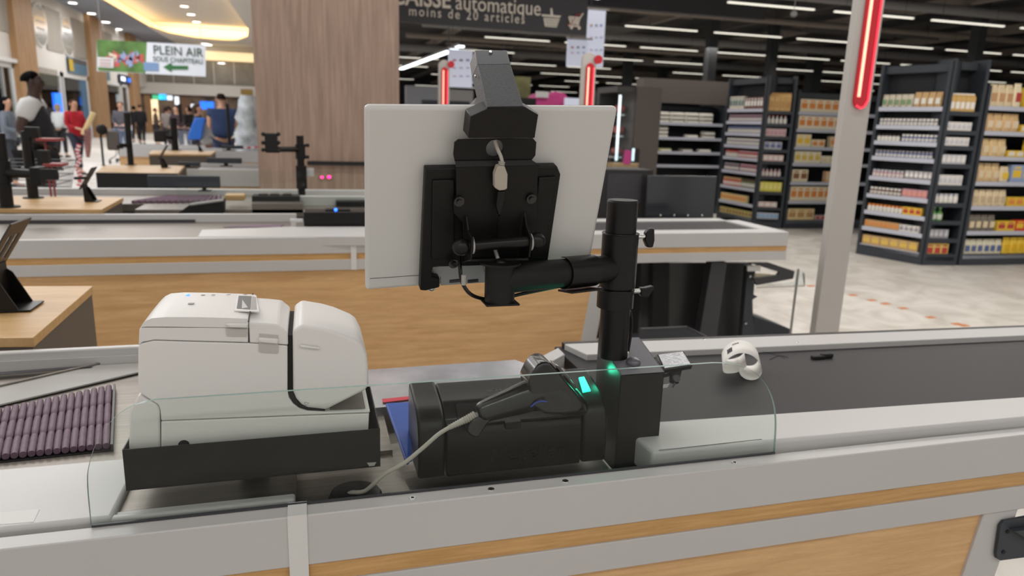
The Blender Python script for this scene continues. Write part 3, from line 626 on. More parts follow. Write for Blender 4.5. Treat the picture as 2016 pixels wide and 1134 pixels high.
# key switch plate on the side
kp = thing('key_switch', 'small silver plate with a key lock below, beside the black pole box', 'key switch', (.64, 1.12, .97))
q = [PX(1292, 698, Y=1.13), PX(1346, 691, Y=1.13), PX(1364, 719, Y=1.095), PX(1306, 728, Y=1.095)]
MB().hexa([p+V((0, .004, -.009)) for p in q], q).build('frame', M_blackg, kp, bevel=.001)
c = (q[0]+q[1]+q[2]+q[3])/4
MB().prism([c+(p-c)*.88+V((0, 0, .0004)) for p in q], (0, 0, .0008)).build('plate', mat('foil', lin(205, 206, 210), .3, .6, bump=.6, bscale=300, noise=.1, nscale=60), kp)
a = PX(1332, 733, Y=1.11); b = PX(1327, 752, Y=1.10)
MB().cyl(a+V((0, .005, .004)), b, .012, .009, 16).build('lock_housing', M_blackm, kp, smooth=True)
b2 = PX(1330, 745, Y=1.088); MB().cyl(b2, b2+V((0, -.006, .002)), .0065, n=16).tube([b2+V((-.004, -.007, -.006)), b2+V((-.009, -.007, -.014))], .002).build('lock_barrel', M_dark, kp, smooth=True)
MB().prism([PX(x, y, Y=1.095) for x, y in ((1307, 758), (1318, 756), (1314, 763), (1305, 764))], (0, .002, 0)).build('key_tag', M_white, kp)
MB().cyl(V((BX1, 1.085, a.z-.004)), a+V((0, .005, -.002)), .004, n=10).build('support_arm', M_blackm, kp)

# ---------------------------------------------------------------- curled receipt on the belt
rc = thing('receipt_curl', 'curled white till receipt with faint print lying on the belt', 'receipt', tuple(PX(1482, 749, Z=.879)))
base = .8784; Yn = PX(1484, 749, Z=base).y
cpx = [(1470, 721), (1459, 730), (1441, 735), (1425, 733), (1424, 719), (1436, 704), (1458, 695), (1481, 700), (1496, 715), (1500, 733), (1491, 746), (1474, 748), (1460, 741), (1454, 730)]
sp = smoothpath([PX(a, b, Y=Yn) for a, b in cpx], 5); L_ = V((.050, .085, 0)); n = len(sp)
for p in sp: p.z = max(p.z, base+.0004)
rp = MB().add(sp+[p+L_ for p in sp], [(i, i+1, n+i+1, n+i) for i in range(n-1)]).build('paper', M_paper, rc, smooth=True)
sm = rp.modifiers.new('solid', 'SOLIDIFY'); sm.thickness = .0005
pm = MB()
def strip_on(i0, i1, s0, s1):
    out = V((-.0002, -.0, .0007)); a, b = sp[i0].lerp(sp[i0+1], i1), sp[i0].lerp(sp[i0+1], i1+.32)
    pm.add([a+L_*s0+out, a+L_*s1+out, b+L_*s1+out, b+L_*s0+out], [(0, 1, 2, 3)])
for k in range(8): strip_on(24+k//3, .1+.33*(k % 3)*.9, .30, .62)
for k in range(6): strip_on(27+k//2, .1+.45*(k % 2), .72, .80)
pm.build('printed_text', M_ink, rc)
# black clip on the belt
cl = thing('belt_clip', 'small black plastic clip lying on the grey belt', 'clip', tuple(PX(1619, 706, Z=.878)))
q = PX(1619, 706, Z=.878)
MB().box((q.x-.029, q.y-.006, .8785), (q.x+.004, q.y+.008, .886)).build('clip_body', M_void, cl, bevel=.002)
MB().box((q.x-.002, q.y-.003, .8785), (q.x+.030, q.y+.010, .889)).build('clip_jaw', M_void, cl, bevel=.003)
th = MB()
for pts in (((1500, 692), (1525, 698), (1545, 705)), ((1515, 708), (1535, 700), (1552, 704))):
    th.tube(smoothpath([PX(a, b, Z=.8790) for a, b in pts]), .0005, 5)
tag(th.build('thread_scrap', M_void), 'thin dark thread scrap on the belt beside the curled receipt', 'thread')

# ================================================================ SECOND TILL AND THE ONES BEHIND
def rect(mb, x0, y0, x1, y1, Y, depth, mi=0):
    a, b = PX(x0, (y0+y1)/2, Y=Y), PX(x1, (y0+y1)/2, Y=Y); zt_, zb_ = PX((x0+x1)/2, y0, Y=Y).z, PX((x0+x1)/2, y1, Y=Y).z
    return mb.box((a.x, Y, zb_), (b.x, Y+depth, zt_), mi)
def slab(pts, z, th, up=0): return [PX(a, b, Z=z) for a, b in pts], (0, 0, -th)

c2 = counter('second till counter with a wide oak front and an open conveyor end', 3.29, -3.6, 2.5, 1.385, .14)
MB().box((PX(691, 500, Y=3.28).x, 3.286, .727), (PX(702, 500, Y=3.28).x, 3.29, .882)).build('joint_cover', M_whiteb, c2)
MB().box((-3.6, 3.321, .76), (2.5, 4.14, .838)).build('steel_deck', M_steel, c2)
MB().box((-3.6, 4.115, .76), (-.08, 4.15, .88)).build('rear_rail', M_white, c2)
MB().box((-3.6, 4.105, .83), (-.6, 4.115, .853)).build('gap_strip', M_dark, c2)
q, v_ = slab([(389, 465.5), (397, 452), (572, 446), (750, 446), (750, 465)], .884, .046)
MB().prism(q, v_).build('packing_ledge', M_white, c2, bevel=.004)
MB().box((.75, 3.321, .80), (2.5, 3.40, .882)).box((2.40, 3.40, .80), (2.5, 3.86, .882)).box((.75, 3.76, .80), (2.5, 3.86, .882)).build('belt_frame', M_white, c2, bevel=.004)
MB().box((.75, 3.40, .80), (2.40, 3.76, .872)).build('conveyor_belt', M_belt, c2)
MB().box((.75, 3.86, .86), (2.45, 3.872, .884)).build('rubber_edge', M_blackp, c2)
q, v_ = slab([(440, 447), (550, 447), (560, 441), (470, 443)], .86, .004); MB().prism(q, v_).build('roller_bed', M_roll, c2)
# scanner box on the second till
s2 = thing('scanner_box', 'wide black scanner box with a blue lamp on the second till', 'scanner', tuple(PX(655, 452, Z=.84)))
yy = 3.62
mb = rect(MB(), 598, 417, 722, 447, yy, .12); mb.build('body', M_blackp, s2, bevel=.006)
mb = rect(MB(), 610, 447, 690, 455, yy+.02, .08); mb.build('foot', M_dark, s2)
MB().ball(PX(661, 413, Y=yy+.02), .008, 10).build('blue_lamp', M_blueled, s2)
mb = rect(MB(), 640, 412, 690, 418, yy+.02, .06); mb.build('top_ridge', M_blackp, s2, bevel=.003)
wb = thing('wall_bracket', 'white folded bracket beside the blue-lamped scanner box', 'bracket', tuple(PX(585, 450, Z=.84)))
mb = rect(MB(), 571, 431, 597, 439, yy, .02); mb.build('arm', M_white, wb, bevel=.004)
mb = rect(MB(), 573, 439, 583, 450, yy, .02); mb.build('stem', M_white, wb, bevel=.002)
# dark hood panels behind the second till
hd = thing('hood_panel', 'glossy anthracite bolted panel standing behind the second till belt', 'panel', (2.3, 4.25, .8))
mb = rect(MB(), 1273, 346, 1408, 432, 4.25, .02); mb.box((2.12, 4.252, 0), (2.16, 4.268, .9)); mb.build('panel', M_anthg, hd, bevel=.004)
for bx_ in (1300, 1327, 1354, 1382):
    MB().ball(PX(bx_, 424, Y=4.248), .008, 10).build('bolt', M_chrome, hd)
hd2 = thing('till_cabinet', 'dark matte cabinet beside the glossy bolted panel behind the second till', 'cabinet', (2.0, 4.3, .8))
rect(MB(), 1168, 334, 1273, 690, 4.32, .3).build('body', mat('brown_black_coat', lin(44, 42, 42), .6), hd2)
rect(MB(), 1195, 342, 1262, 400, 4.315, .01).build('door', M_dark, hd2)
# third till, seen over the second one
c3 = thing('checkout_counter', 'third till counter with steel deck just in front of the brown pillar', 'counter', (0, 4.9, 0))
MB().box((-1.0, 4.62, 0), (1.6, 5.50, .80)).box((-3.4, 4.92, 0), (-1.0, 5.50, .80)).build('body', M_dark, c3)
MB().box((-1.0, 4.62, .80), (1.6, 5.50, .845)).box((-3.4, 4.92, .80), (-1.0, 5.50, .845)).build('steel_deck', M_steel, c3)
MB().box((-3.4, 5.50, .0), (1.6, 5.56, .884)).build('rear_rail', M_white, c3, bevel=.004)
MB().box((-.10, 4.84, .84), (1.6, 4.90, .905)).build('front_rail', M_white, c3, bevel=.003)
wl = [PX(a, b, Z=.846) for a, b in ((262, 400), (430, 400), (432, 388), (330, 389))]
for i in range(15):
    a, b = wl[0].lerp(wl[1], i/14), wl[3].lerp(wl[2], i/14); a.z = b.z = .852
    MB().tube([a, b], .012, 8).build('roller', M_roll, c3)
dv_ = thing('divider_tray', 'black sloping tray leaning on the third till deck', 'tray', tuple(PX(400, 417, Z=.845)))
MB().prism([PX(a, b, Y=4.55) for a, b in ((350, 420), (375, 402), (440, 394), (440, 420))], (0, .12, 0)).build('tray_body', M_void, dv_, bevel=.004)
MB().tube([PX(374, 403, Y=4.549), PX(440, 394, Y=4.549)], .008).build('tray_rim', M_greyd, dv_)
wp = MB(); rect(wp, 442, 384, 481, 395, 4.75, .12)
tag(wp.build('wood_block', M_oakd, bevel=.006), 'pale wooden block standing on the third till between black trays', 'block')
kb = thing('keypad_tray', 'black keypad housing with bumps on top, on the third till', 'keypad', tuple(PX(540, 400, Z=.845)))
rect(MB(), 496, 386, 590, 401, 4.75, .14).build('body', M_void, kb, bevel=.003)
for a in (508, 531, 556): rect(MB(), a, 382, a+18, 387, 4.78, .06).build('key_block', M_blackp, kb, bevel=.004)
rect(MB(), 496, 401, 596, 419, 4.62, .2).build('steel_box', M_steel, kb)
bb = MB(); rect(bb, 662, 396, 722, 416, 4.75, .15); tag(bb.build('terminal_box', M_void, bevel=.006), 'plain black box half hidden behind the silver monitor edge, third till', 'terminal')
gp3 = thing('glass_screen', 'faint low glass pane on the third till in front of the pillar', 'glass screen', (0, 4.7, .9))
a, b = PX(345, 334, Y=4.7), PX(745, 332, Y=4.7)
MB().box((a.x, 4.70, .84), (b.x, 4.706, a.z)).build('pane', M_glass, gp3)

# desks of oak with a dark body
def desk(label, pts, z, zb_, th=.022):
    t = thing('cashier_desk', label, 'desk', tuple(PX(pts[0][0], pts[0][1], Z=z)*1.0), 'oak cashier desks')
    t.location.z = zb_; q = [PX(a, b, Z=z) for a, b in pts]
    MB().prism(q, (0, 0, -th)).build('desk_top', M_oakd, t, bevel=.001)
    c = sum(q, V())/4; MB().prism([c+(p-c)*.985-V((0, 0, th)) for p in q], (0, 0, -(z-th-zb_))).build('desk_body', mat('desk_body_brown', lin(92, 84, 76), .6), t)
    return t
desk('oak-topped cashier desk nearest the white receipt printer', [(65, 665), (183, 563), (-320, 564), (-360, 668)], .9, .0)
desk('oak-topped cashier desk carrying two thick black poles, behind the second till', [(200, 412.5), (243, 389), (-200, 383), (-240, 410)], .9, .0)
desk('small oak cashier desk with black front, third back from the printer', [(350, 341), (364, 326), (205, 325), (188, 340)], .9, .0)
desk('farthest narrow oak cashier desk, below the crowd', [(415, 304), (425, 297), (300, 296), (292, 303)], .9, .0)
MB_ = MB(); rect(MB_, 190, 341, 350, 371, 6.74, .04); tag(MB_.build('black_modesty_panel', M_void), 'black panel closing the front of the third oak desk', 'panel')
# counters further back
def far_counter(label, Y, x0, x1):
    t = thing('checkout_counter', label, 'counter', (x0, Y, 0))
    MB().box((x0, Y, .72), (x1, Y+.04, .885)).build('top_fascia', M_white, t); MB().box((x0, Y+.04, 0), (x1, Y+.95, .84)).build('body', M_greyd, t)
    MB().box((x0, Y+.95, .72), (x1, Y+1.0, .885)).build('rear_rail', M_white, t); MB().box((x0, Y+.02, 0), (x1, Y+.04, .72)).build('front_panel', M_oak, t)
    return t
far_counter('pale till counter behind the small black-fronted oak desk', PX(445, 328, Z=.885).y-.45, -1.15, .6)
far_counter('pale till counter below the man in the blue tee shirt', 11.6, -2.2, .2)
far_counter('farthest pale till counter, crossed by red and white tape', 12.7, -2.9, -1.75)

def screen(label, x0, y0, x1, y1, Y, foot, yb):
    Y = PX(foot, yb, Z=.885).y
    t = thing('display_screen', label, 'screen', tuple(PX((x0+x1)/2, yb, Y=Y)), 'black till displays seen from behind')
    rect(MB(), x0, y0, x1, y1, Y, .03).build('housing', M_anth, t, bevel=.006)
    rect(MB(), foot-4, y1, foot+4, yb, Y+.01, .02).build('neck', M_void, t)
    rect(MB(), foot-12, yb-1.5, foot+12, yb, Y-.02, .10).build('foot', M_void, t)
screen('wide black display on a short foot above the third till', 290, 346, 433, 370, 5.52, 402, 377)
screen('black display with a thick neck on the pale counter behind', 406, 311, 476, 322, 7.9, 445, 328)
screen('low flat black display next to the leaning card stand', 350, 319, 393, 326, 8.1, 370, 329)
screen('small black display at the foot of the thin tall mast', 436, 286, 478, 293, 10.8, 450, 297)

# bent-metal card-reader stands
def grid_panel(mb, A, B, C_, D_, holes, th):
    us = sorted({0, 1} | {h[0] for h in holes} | {h[1] for h in holes}); vs = sorted({0, 1} | {h[2] for h in holes} | {h[3] for h in holes})
    P_ = lambda u, v: (A.lerp(B, u)).lerp(D_.lerp(C_, u), v); nrm = (B-A).cross(D_-A).normalized()*th
    for i in range(len(us)-1):
        for j in range(len(vs)-1):
            um, vm = (us[i]+us[i+1])/2, (vs[j]+vs[j+1])/2
            if any(h[0] < um < h[1] and h[2] < vm < h[3] for h in holes): continue
            q = [P_(us[i], vs[j]), P_(us[i+1], vs[j]), P_(us[i+1], vs[j+1]), P_(us[i], vs[j+1])]
            mb.hexa(q, [p+nrm for p in q])
    return mb
def card_stand(label, loc, s=1.0):
    t = thing('card_stand', label, 'card reader stand', (0, 0, 0), 'bent steel card-reader stands')
    MB().box((-.035, -.04, 0), (.035, .05, .004)).build('foot_plate', M_blackp, t, local=True, bevel=.001)
    MB().prism([(-.035, -.04, .004), (.012, -.04, .004), (-.022, -.04, .075), (-.035, -.04, .085)], (0, .004, 0)).build('gusset', M_blackp, t, local=True)
    MB().prism([(-.035, .046, .004), (.012, .046, .004), (-.022, .046, .075), (-.035, .046, .085)], (0, .004, 0)).build('gusset', M_blackp, t, local=True)
    MB().hexa([V((-.035, -.04, .004)), V((-.031, -.04, .004)), V((-.031, .05, .004)), V((-.035, .05, .004))], [V((-.037, -.04, .10)), V((-.033, -.04, .10)), V((-.033, .05, .10)), V((-.037, .05, .10))]).build('upright', M_blackp, t, local=True)
    mb = grid_panel(MB(), V((-.055, -.055, .075)), V((-.055, .065, .075)), V((.022, .065, .20)), V((.022, -.055, .20)), [(.25, .42, .3, .75), (.6, .78, .3, .75)], .004)
    mb.build('slotted_plate', mat('bronze_black_coat', lin(58, 52, 46), .4), t, local=True)
    t.location = loc; t.scale = (s, s, s); return t
st1 = card_stand('bent black card-reader stand with slotted plate on the oak desk by the printer', PX(38, 606, Z=.902), 1.13)
for lab, p_, s_ in (('bent black card-reader stand at the edge of the desk with the thick poles', (183, 396), 1.55), ('bent black card-reader stand on the third, black-fronted oak desk', (327, 330), 1.7), ('tiny bent card-reader stand on the farthest oak desk', (397, 298), 1.6)):
    c = copy_tree(st1); c.location = PX(*p_, Z=.902); c.scale = (s_*.62, s_*.62, s_*.62); c['label'] = lab
rod = MB().cyl(PX(146, 351, Y=4.45), PX(172, 350, Y=4.45), .008, n=8); tag(rod.build('black_rod', M_void), 'short black bar level beside the slotted stand on the pole desk', 'bar')

# black poles
def pole(label, base, Z, ytop, wpx, extra=None, name='monitor_pole'):
    p = PX(*base, Z=Z); top = PX(base[0]-(base[1]-ytop)*(811-base[0])/6100*-1*-1, ytop, Y=p.y); r = wpx/2*dep(p)/FPX
    t = thing(name, label, 'pole', tuple(p), 'black monitor poles of the tills')
    MB().cyl(p, (p.x, p.y, top.z), r, n=20).build('tube', M_blackp, t, smooth=True)
    MB().cyl((p.x, p.y, Z), (p.x, p.y, Z+.006), r*1.9, n=20).build('base_plate', M_void, t, smooth=True)
    if extra: extra(t, p, r)
    return t, p, r
def exA(t, p, r):
    z1 = PX(18, 340, Y=p.y).z
    MB().cyl((p.x, p.y, z1-.05), (p.x, p.y, z1+.06), r*1.25, n=20).build('collar', M_blackp, t, smooth=True)
    a, b = V((p.x, p.y, z1)), PX(75, 343, Y=p.y-.1); MB().cyl(a, b, r*.75, n=16).build('arm', M_blackm, t, smooth=True)
    rect(MB(), 58, 330, 78, 366, p.y-.14, .10).build('swivel', M_blackm, t, bevel=.004)
    rect(MB(), 76, 333, 112, 354, p.y-.14, .03).build('monitor_plate', M_void, t, bevel=.003)
    z2 = PX(18, 262, Y=p.y).z
pole('thickest black pole with an empty monitor arm, on the oak pole desk', (14, 408), .9, 262, 24, exA)
def exB(t, p, r):
    rect(MB(), 47, 250, 74, 272, p.y-.02, .05).build('head_block', M_blackp, t, bevel=.004)
    rect(MB(), 72, 296, 94, 322, p.y-.02, .06).build('clamp', M_void, t, bevel=.003)
    MB().cyl(PX(56, 330, Y=p.y), PX(56, 336, Y=p.y), r*1.3, n=16).build('collar', M_blackp, t)
pole('black pole with square head block beside the thickest pole', (66, 390), .9, 258, 19, exB)
for k, (x0, x1, y) in enumerate(((70, 112, 275), (84, 120, 325))):
    a, b = PX(x0, y+1, Y=5.2), PX(x1, y, Y=5.2)
    mb = MB().box((a.x, 5.2, a.z-.004), (b.x, 5.35, a.z+.012)); mb.cyl((a.x+.03, 5.27, 0), (a.x+.03, 5.27, a.z), .006, n=8); tag(mb.build('red_trolley_handle', mat('red_handle', lin(150, 60, 60), .5)), ('upper' if k == 0 else 'lower')+' dull red trolley handle bar beside the black pole with head block', 'handle')
def exC(t, p, r):
    a = PX(257, 287, Y=p.y); b = PX(236, 286, Y=p.y-.1); MB().cyl(a, b, .02, n=10).build('arm', M_blackm, t)
    MB().cyl(PX(236, 286, Y=p.y-.1), PX(236, 292, Y=p.y-.1), .03, n=10).build('swivel', M_blackm, t)
    rect(MB(), 209, 258, 234, 296, p.y-.12, .03).build('monitor_plate', mat('grey_mount_plate', lin(92, 88, 86), .6), t, bevel=.02)
pole('black pole with a rounded grey mounting plate, on the third desk', (258, 325), .9, 222, 11, exC)
def exD(t, p, r):
    rect(MB(), 352, 205, 358, 240, p.y, .03).build('upper_stem', M_void, t)
    a = PX(340, 272, Y=p.y); b = PX(318, 268, Y=p.y-.15); MB().cyl(a, b, .025, n=10).build('arm', M_blackm, t)
    rect(MB(), 302, 256, 326, 280, p.y-.2, .04).build('monitor_plate', M_void, t, bevel=.02)
pole('black pole with an upper stem and side plate, on the farthest desk', (345, 296), .9, 232, 13, exD)
pole('thin tall black mast in front of the man in the blue tee shirt', (452, 290), .9, 205, 6)
def exS(t, p, r): MB().ball(PX(200, 255, Y=p.y), .05, 10).build('top_knob', M_void, t)
pole('thin short black post with a round knob beside the third desk', (204, 326), .9, 257, 4, exS, 'barrier_post')

# pillar pole with empty screen plate (third till)
vp = thing('monitor_pole', 'black pole with an empty square screen plate in front of the brown pillar', 'pole', tuple(PX(593, 374, Y=5.2)))
Yv = 5.2; c = PX(592, 320, Y=Yv); r_ = 8.5*dep(c)/FPX
MB().cyl((c.x, Yv, .845), (c.x, Yv, PX(592, 267, Y=Yv).z), r_*.85, n=20).build('tube', M_blackp, vp, smooth=True)
MB().cyl((c.x, Yv, PX(592, 313, Y=Yv).z), (c.x, Yv, PX(592, 284, Y=Yv).z), r_*1.15, n=20).build('collar', M_blackp, vp, smooth=True)
rect(MB(), 583, 327, 604, 372, Yv-.05, .10).build('base_box', M_blackm, vp)
MB().cyl(PX(590, 294, Y=Yv), PX(548, 294, Y=Yv-.12), r_*.62, n=14).build('arm', M_blackm, vp, smooth=True)
rect(MB(), 521, 262, 547, 301, Yv-.16, .02).build('screen_plate', M_void, vp, bevel=.03)
for a, b in ((518, 264), (518, 281), (518, 295), (548, 264), (548, 281), (548, 297)):
    MB().ball(PX(a, b, Y=Yv-.15), .014, 8).build('plate_lug', M_void, vp)
for b in (286, 309): MB().cyl(PX(601, b, Y=Yv), PX(609, b, Y=Yv), .012, n=10).build('wing_knob', M_void, vp)
rect(MB(), 604, 332, 618, 347, Yv-.02, .05).build('white_tag', M_white, vp)

# pillar
pl_ = thing('wall_pillar', '', 'pillar'); bpy.data.objects.remove(pl_)
tag(MB().box((-.452, 7.0, 0), (.836, 7.9, 5.6)).build('trim_1', M_walnut), kind='structure')
hb_ = MB(); rect(hb_, 605, 318, 735, 326, 6.93, .03); tag(hb_.build('bumper_bar', M_void), 'black horizontal bumper bar across the brown pillar', 'bumper')
for k, (a, b) in enumerate(((634, 349), (648, 348.5))):
    o = thing('indicator_lamp', ('round' if k else 'smaller')+' pink glowing indicator lamp on the pillar, '+('farther from' if k else 'nearer to')+' the black pole', 'lamp', tuple(PX(a, b, Y=6.98)))
    MB().ball(PX(a, b, Y=6.98), .014 if k else .011, 10, (1.2, .5, .9)).build('lens', M_pinkled, o)
    MB().cyl(PX(a, b, Y=6.985), PX(a, b, Y=7.0), .024, n=12).build('lamp_base', M_walnut, o)

# ---------------------------------------------------------------- structure under the conveyor end of the second till
uf = thing('conveyor_frame', 'dark metal frame and boxes under the open conveyor end of the second till', 'frame', (1.9, 3.6, 0))
def poly_at(pts, Y, d, name, m, root, **k): return MB().prism([PX(a, b, Y=Y) for a, b in pts], (0, d, 0)).build(name, m, root, **k)
poly_at([(1262, 518), (1480, 518), (1470, 690), (1262, 690)], 3.85, .03, 'back_panel', mat('dark_reflective_panel', lin(48, 47, 48), .25), uf)
poly_at([(1286, 518), (1318, 518), (1316, 690), (1284, 690)], 3.6, .06, 'column', M_void, uf)
poly_at([(1401, 516), (1432, 516), (1408, 690), (1372, 690)], 3.45, .06, 'sloping_leg', M_dark, uf, bevel=.003)
poly_at([(1432, 518), (1475, 518), (1462, 690), (1408, 690)], 3.62, .04, 'side_plate', mat('side_plate_coat', lin(42, 41, 42), .5), uf)
poly_at([(1472, 524), (1488, 524), (1484, 580), (1492, 584), (1482, 590), (1484, 690), (1458, 690)], 3.5, .04, 'end_post', M_anth, uf, bevel=.002)
for a, b in ((1477, 544), (1468, 636)): MB().ball(PX(a, b, Y=3.49), .009, 10).build('bolt', M_chrome, uf)
tb = thing('bin_tray', 'dark open tray shelf on the floor side of the conveyor frame', 'tray', tuple(PX(1330, 680, Y=2.9)))
poly_at([(1262, 648), (1352, 644), (1392, 664), (1392, 690), (1262, 690)], 2.9, .02, 'tray_front', M_anth, tb)
MB().tube([PX(1262, 648, Y=2.89), PX(1352, 644, Y=2.89), PX(1392, 664, Y=2.7)], .006).build('tray_rim', M_dark, tb)
MB().box((PX(1262, 690, Y=2.9).x, 2.92, 0), (PX(1392, 690, Y=2.9).x, 3.2, PX(1330, 690, Y=2.9).z)).build('tray_body', M_anth, tb)
lb = thing('kick_box', 'low dark box on the tiles beside the frame end post', 'box', tuple(PX(1520, 655, Y=3.7)))
poly_at([(1484, 622), (1557, 648), (1557, 690), (1478, 690)], 3.6, .3, 'body', M_anth, lb, bevel=.004)
sg = thing('leaflet_holder', 'tilted grey and clear leaflet holder hung off the second till end', 'holder', tuple(PX(1520, 560, Y=3.4)))
poly_at([(1474, 517), (1514, 517), (1565, 534), (1562, 549), (1490, 562), (1484, 548), (1530, 542), (1535, 536)], 3.42, .02, 'holder_side', M_dark, sg, bevel=.002)
poly_at([(1488, 538), (1530, 541), (1484, 556)], 3.46, .01, 'leaflet', mat('cream_leaflet', lin(230, 220, 190), .6), sg)
poly_at([(1472, 524), (1498, 523), (1497, 534), (1472, 534)], 3.41, .01, 'white_label', M_whiteb, sg)
poly_at([(1500, 562), (1584, 561), (1582, 537), (1566, 537), (1566, 556)], 3.41, .008, 'clear_tray', M_shopglass, sg)
MB().tube([PX(1490, 566, Y=3.41), PX(1584, 563, Y=3.41), PX(1584, 538, Y=3.41)], .003).build('tray_edge', M_greyd, sg)
MB().box((PX(1564, 600, Y=3.45).x-.004, 3.45, 0), (PX(1564, 600, Y=3.45).x+.006, 3.46, PX(1564, 530, Y=3.45).z)).build('stem', M_greyd, sg)

# ---------------------------------------------------------------- lamp posts of the tills
def lamp_post(label, xl_, xr_, yref, Y, ytop, ys0, ys1, deep=.05, sl=0):
    a, b = PX(xl_, yref, Y=Y), PX(xr_, yref, Y=Y); ztop = PX(xl_, ytop, Y=Y).z if ytop is not None else 3.0
    t = thing('till_lamp_post', label, 'lamp post', ((a.x+b.x)/2, Y, 0), 'grey till posts with red number lamps')
    w_ = b.x-a.x; r = w_/2; cx_ = (a.x+b.x)/2
    prof = [(a.x, 0), (b.x, 0), (b.x, ztop-r)]+[(cx_+r*math.cos(t_), ztop-r+r*math.sin(t_)) for t_ in [pi*i/12 for i in range(1, 12)]]+[(a.x, ztop-r)]
    MB().prism([(x, Y, z) for x, z in prof], (0, deep, 0)).build('post', M_postd, t, bevel=.003)
    z1, z0_ = (PX(cx_, 0, Y=Y).z if 0 else ztop-r*1.2 if ys0 is None else PX((xl_+xr_)/2, ys0, Y=Y).z), PX((xl_+xr_)/2, ys1, Y=Y).z
    q = w_*.30
    pr_ = [(cx_+q*math.cos(t_), z0_+q+q*math.sin(t_)) for t_ in [pi+pi*i/10 for i in range(11)]]+[(cx_+q*math.cos(t_), z1-q+q*math.sin(t_)) for t_ in [pi*i/10 for i in range(11)]]
    MB().prism([(x+w_*.04, Y-.0135, z) for x, z in pr_], (0, .012, 0)).build('red_lens', M_redgl, t, bevel=.002)
    MB().box((cx_-q*.50, Y-.019, z0_+q*1.3), (cx_-q*.18, Y-.0137, z1-q)).build('led_core', M_redhot, t)
    MB().tube([(cx_+q*.95, Y-.016, z1-q), (cx_+q*.95, Y-.016, z0_+q), (cx_+q*.6, Y-.016, z0_+q*.3), (cx_+w_*.04, Y-.016, z0_+.004), (cx_-q*.5, Y-.016, z0_+q*.35)], .004*(w_/.12)).build('led_edge', M_redled, t)
    MB().cyl((b.x+.012, Y+.02, z1+.03), (b.x+.012, Y-.02, z1+.03), .035, n=16).build('side_lamp', M_redgl, t)
    return t
lp1 = lamp_post('tall grey post with a long red light slot beside the conveyor end', 1623, 1670, 520, 3.3, None, -95, 213)
lp2 = lamp_post('round-topped grey post with red slot, seen over the monitor near its slanting chute', 1146, 1172, 160, 5.7, 102, 124, 330)
lp3 = lamp_post('faintly lit round-topped post with red slot, beside the brown pillar', 864, 885, 160, 7.6, 117, 132, 330)

# orange tape dashes on the tiles
for k, (a, b) in enumerate(((1597, 563), (1679, 581), (1716, 591), (1743, 598), (1778, 607), (1832, 625), (1884, 638), (1898, 641))):
    p = PX(a, b, Z=0); MB().box((p.x-.04, p.y-.025, 0), (p.x+.04, p.y+.025, .002)).build('floor_tape_mark', M_orange)
    tag(COL.objects[-1], 'short orange tape dash in the dotted line across the tiles', 'tape mark', 'orange tape dashes on the floor')
# joint line on the floor

# ================================================================ OVERHEAD SIGN, BOARDS, LIGHTS
sn = thing('hanging_sign', 'large charcoal hanging sign for the self-service tills with cream lettering', 'sign', (2, 9, 2.6))
za = 2.556
MB().box((.2, 9.0, za), (3.46, 9.08, 3.5)).build('board', M_sign, sn, bevel=.005)
def signtext(body, px_, py_, pxe, hpx, bold=0, sp=1.0):
    p = PX(px_, py_, Y=8.99); e = PX(pxe, py_+(pxe-px_)*.07, Y=8.99); size = hpx
    o = text('lettering', body, size, M_signt, sn, frameXZ(p), .004, sp, bold)
    xs = [v.co.x for v in o.data.vertices]; k = (e.x-p.x)/(max(xs)-min(xs)); x0_ = min(xs)
    for v in o.data.vertices: v.co.x = x0_+(v.co.x-x0_)*k
signtext('CAISSE', 770, 7, 886, .28, .005); signtext('automatique', 896, 18, 1063, .25, .0); signtext('moins de 20 articles', 804, 30, 1031, .155, .0, 1.3)
def P9(a, b): return PX(a, b, Y=8.985)
bk = MB().prism([P9(a, b) for a, b in ((1067, 28), (1105, 31), (1102, 35), (1067, 32))], (0, .006, 0)); bk.prism([P9(a, b) for a, b in ((1070, 35), (1102, 37), (1096, 54), (1073, 52))], (0, .006, 0))
bk.prism([P9(a, b) for a, b in ((1084, 16), (1087, 16), (1089, 30), (1084, 30))], (0, .006, 0)).build('basket_icon', M_signt, sn)
for j in range(3):
    MB().prism([P9(1073+j, 38.5+j*5), P9(1100-j, 40.5+j*5), P9(1100-j, 41.5+j*5), P9(1073+j, 39.7+j*5)], (0, -.003, 0)).build('basket_line', M_sign, sn)
tc_ = MB()
for a, b, c, d in ((1120, 33, 1142, 35), (1121, 37, 1140, 39), (1122, 41, 1138, 43), (1124, 46, 1140, 47), (1119, 50, 1141, 52)): tc_.tube([P9(a, b), P9(c, d)], .010, 6)
for a, b, c, d in ((1142, 35, 1148, 26), (1142, 34, 1137, 50), (1120, 33, 1124, 47), (1129, 34, 1130, 46), (1135, 34, 1135, 46)): tc_.tube([P9(a, b), P9(c, d)], .010, 6)
for a, b in ((1125, 54), (1140, 55)): tc_.ball(P9(a, b), .022, 10)
tc_.build('trolley_icon', M_signt, sn)
MB().tube([P9(1116, 49), P9(1124, 47), P9(1134, 30), P9(1143, 27)], .010, 6).build('trolley_arrow', mat('brick_red_paint', lin(150, 70, 64), .6), sn)
# bulkhead behind the sign
tag(MB().box((1.3, 12.0, 3.04), (4.35, 12.3, 5.6)).build('trim_2', M_soff), kind='structure')
tag(MB().box((PX(1027, 80, Y=11.9).x, 11.95, 3.0), (PX(1031, 80, Y=11.9).x, 12.0, 5.6)).build('trim_3', M_void), kind='structure')
tag(MB().box((3.5, 16.2, 4.12), (10.9, 16.4, 5.6)).build('trim_4', M_sign), kind='structure')
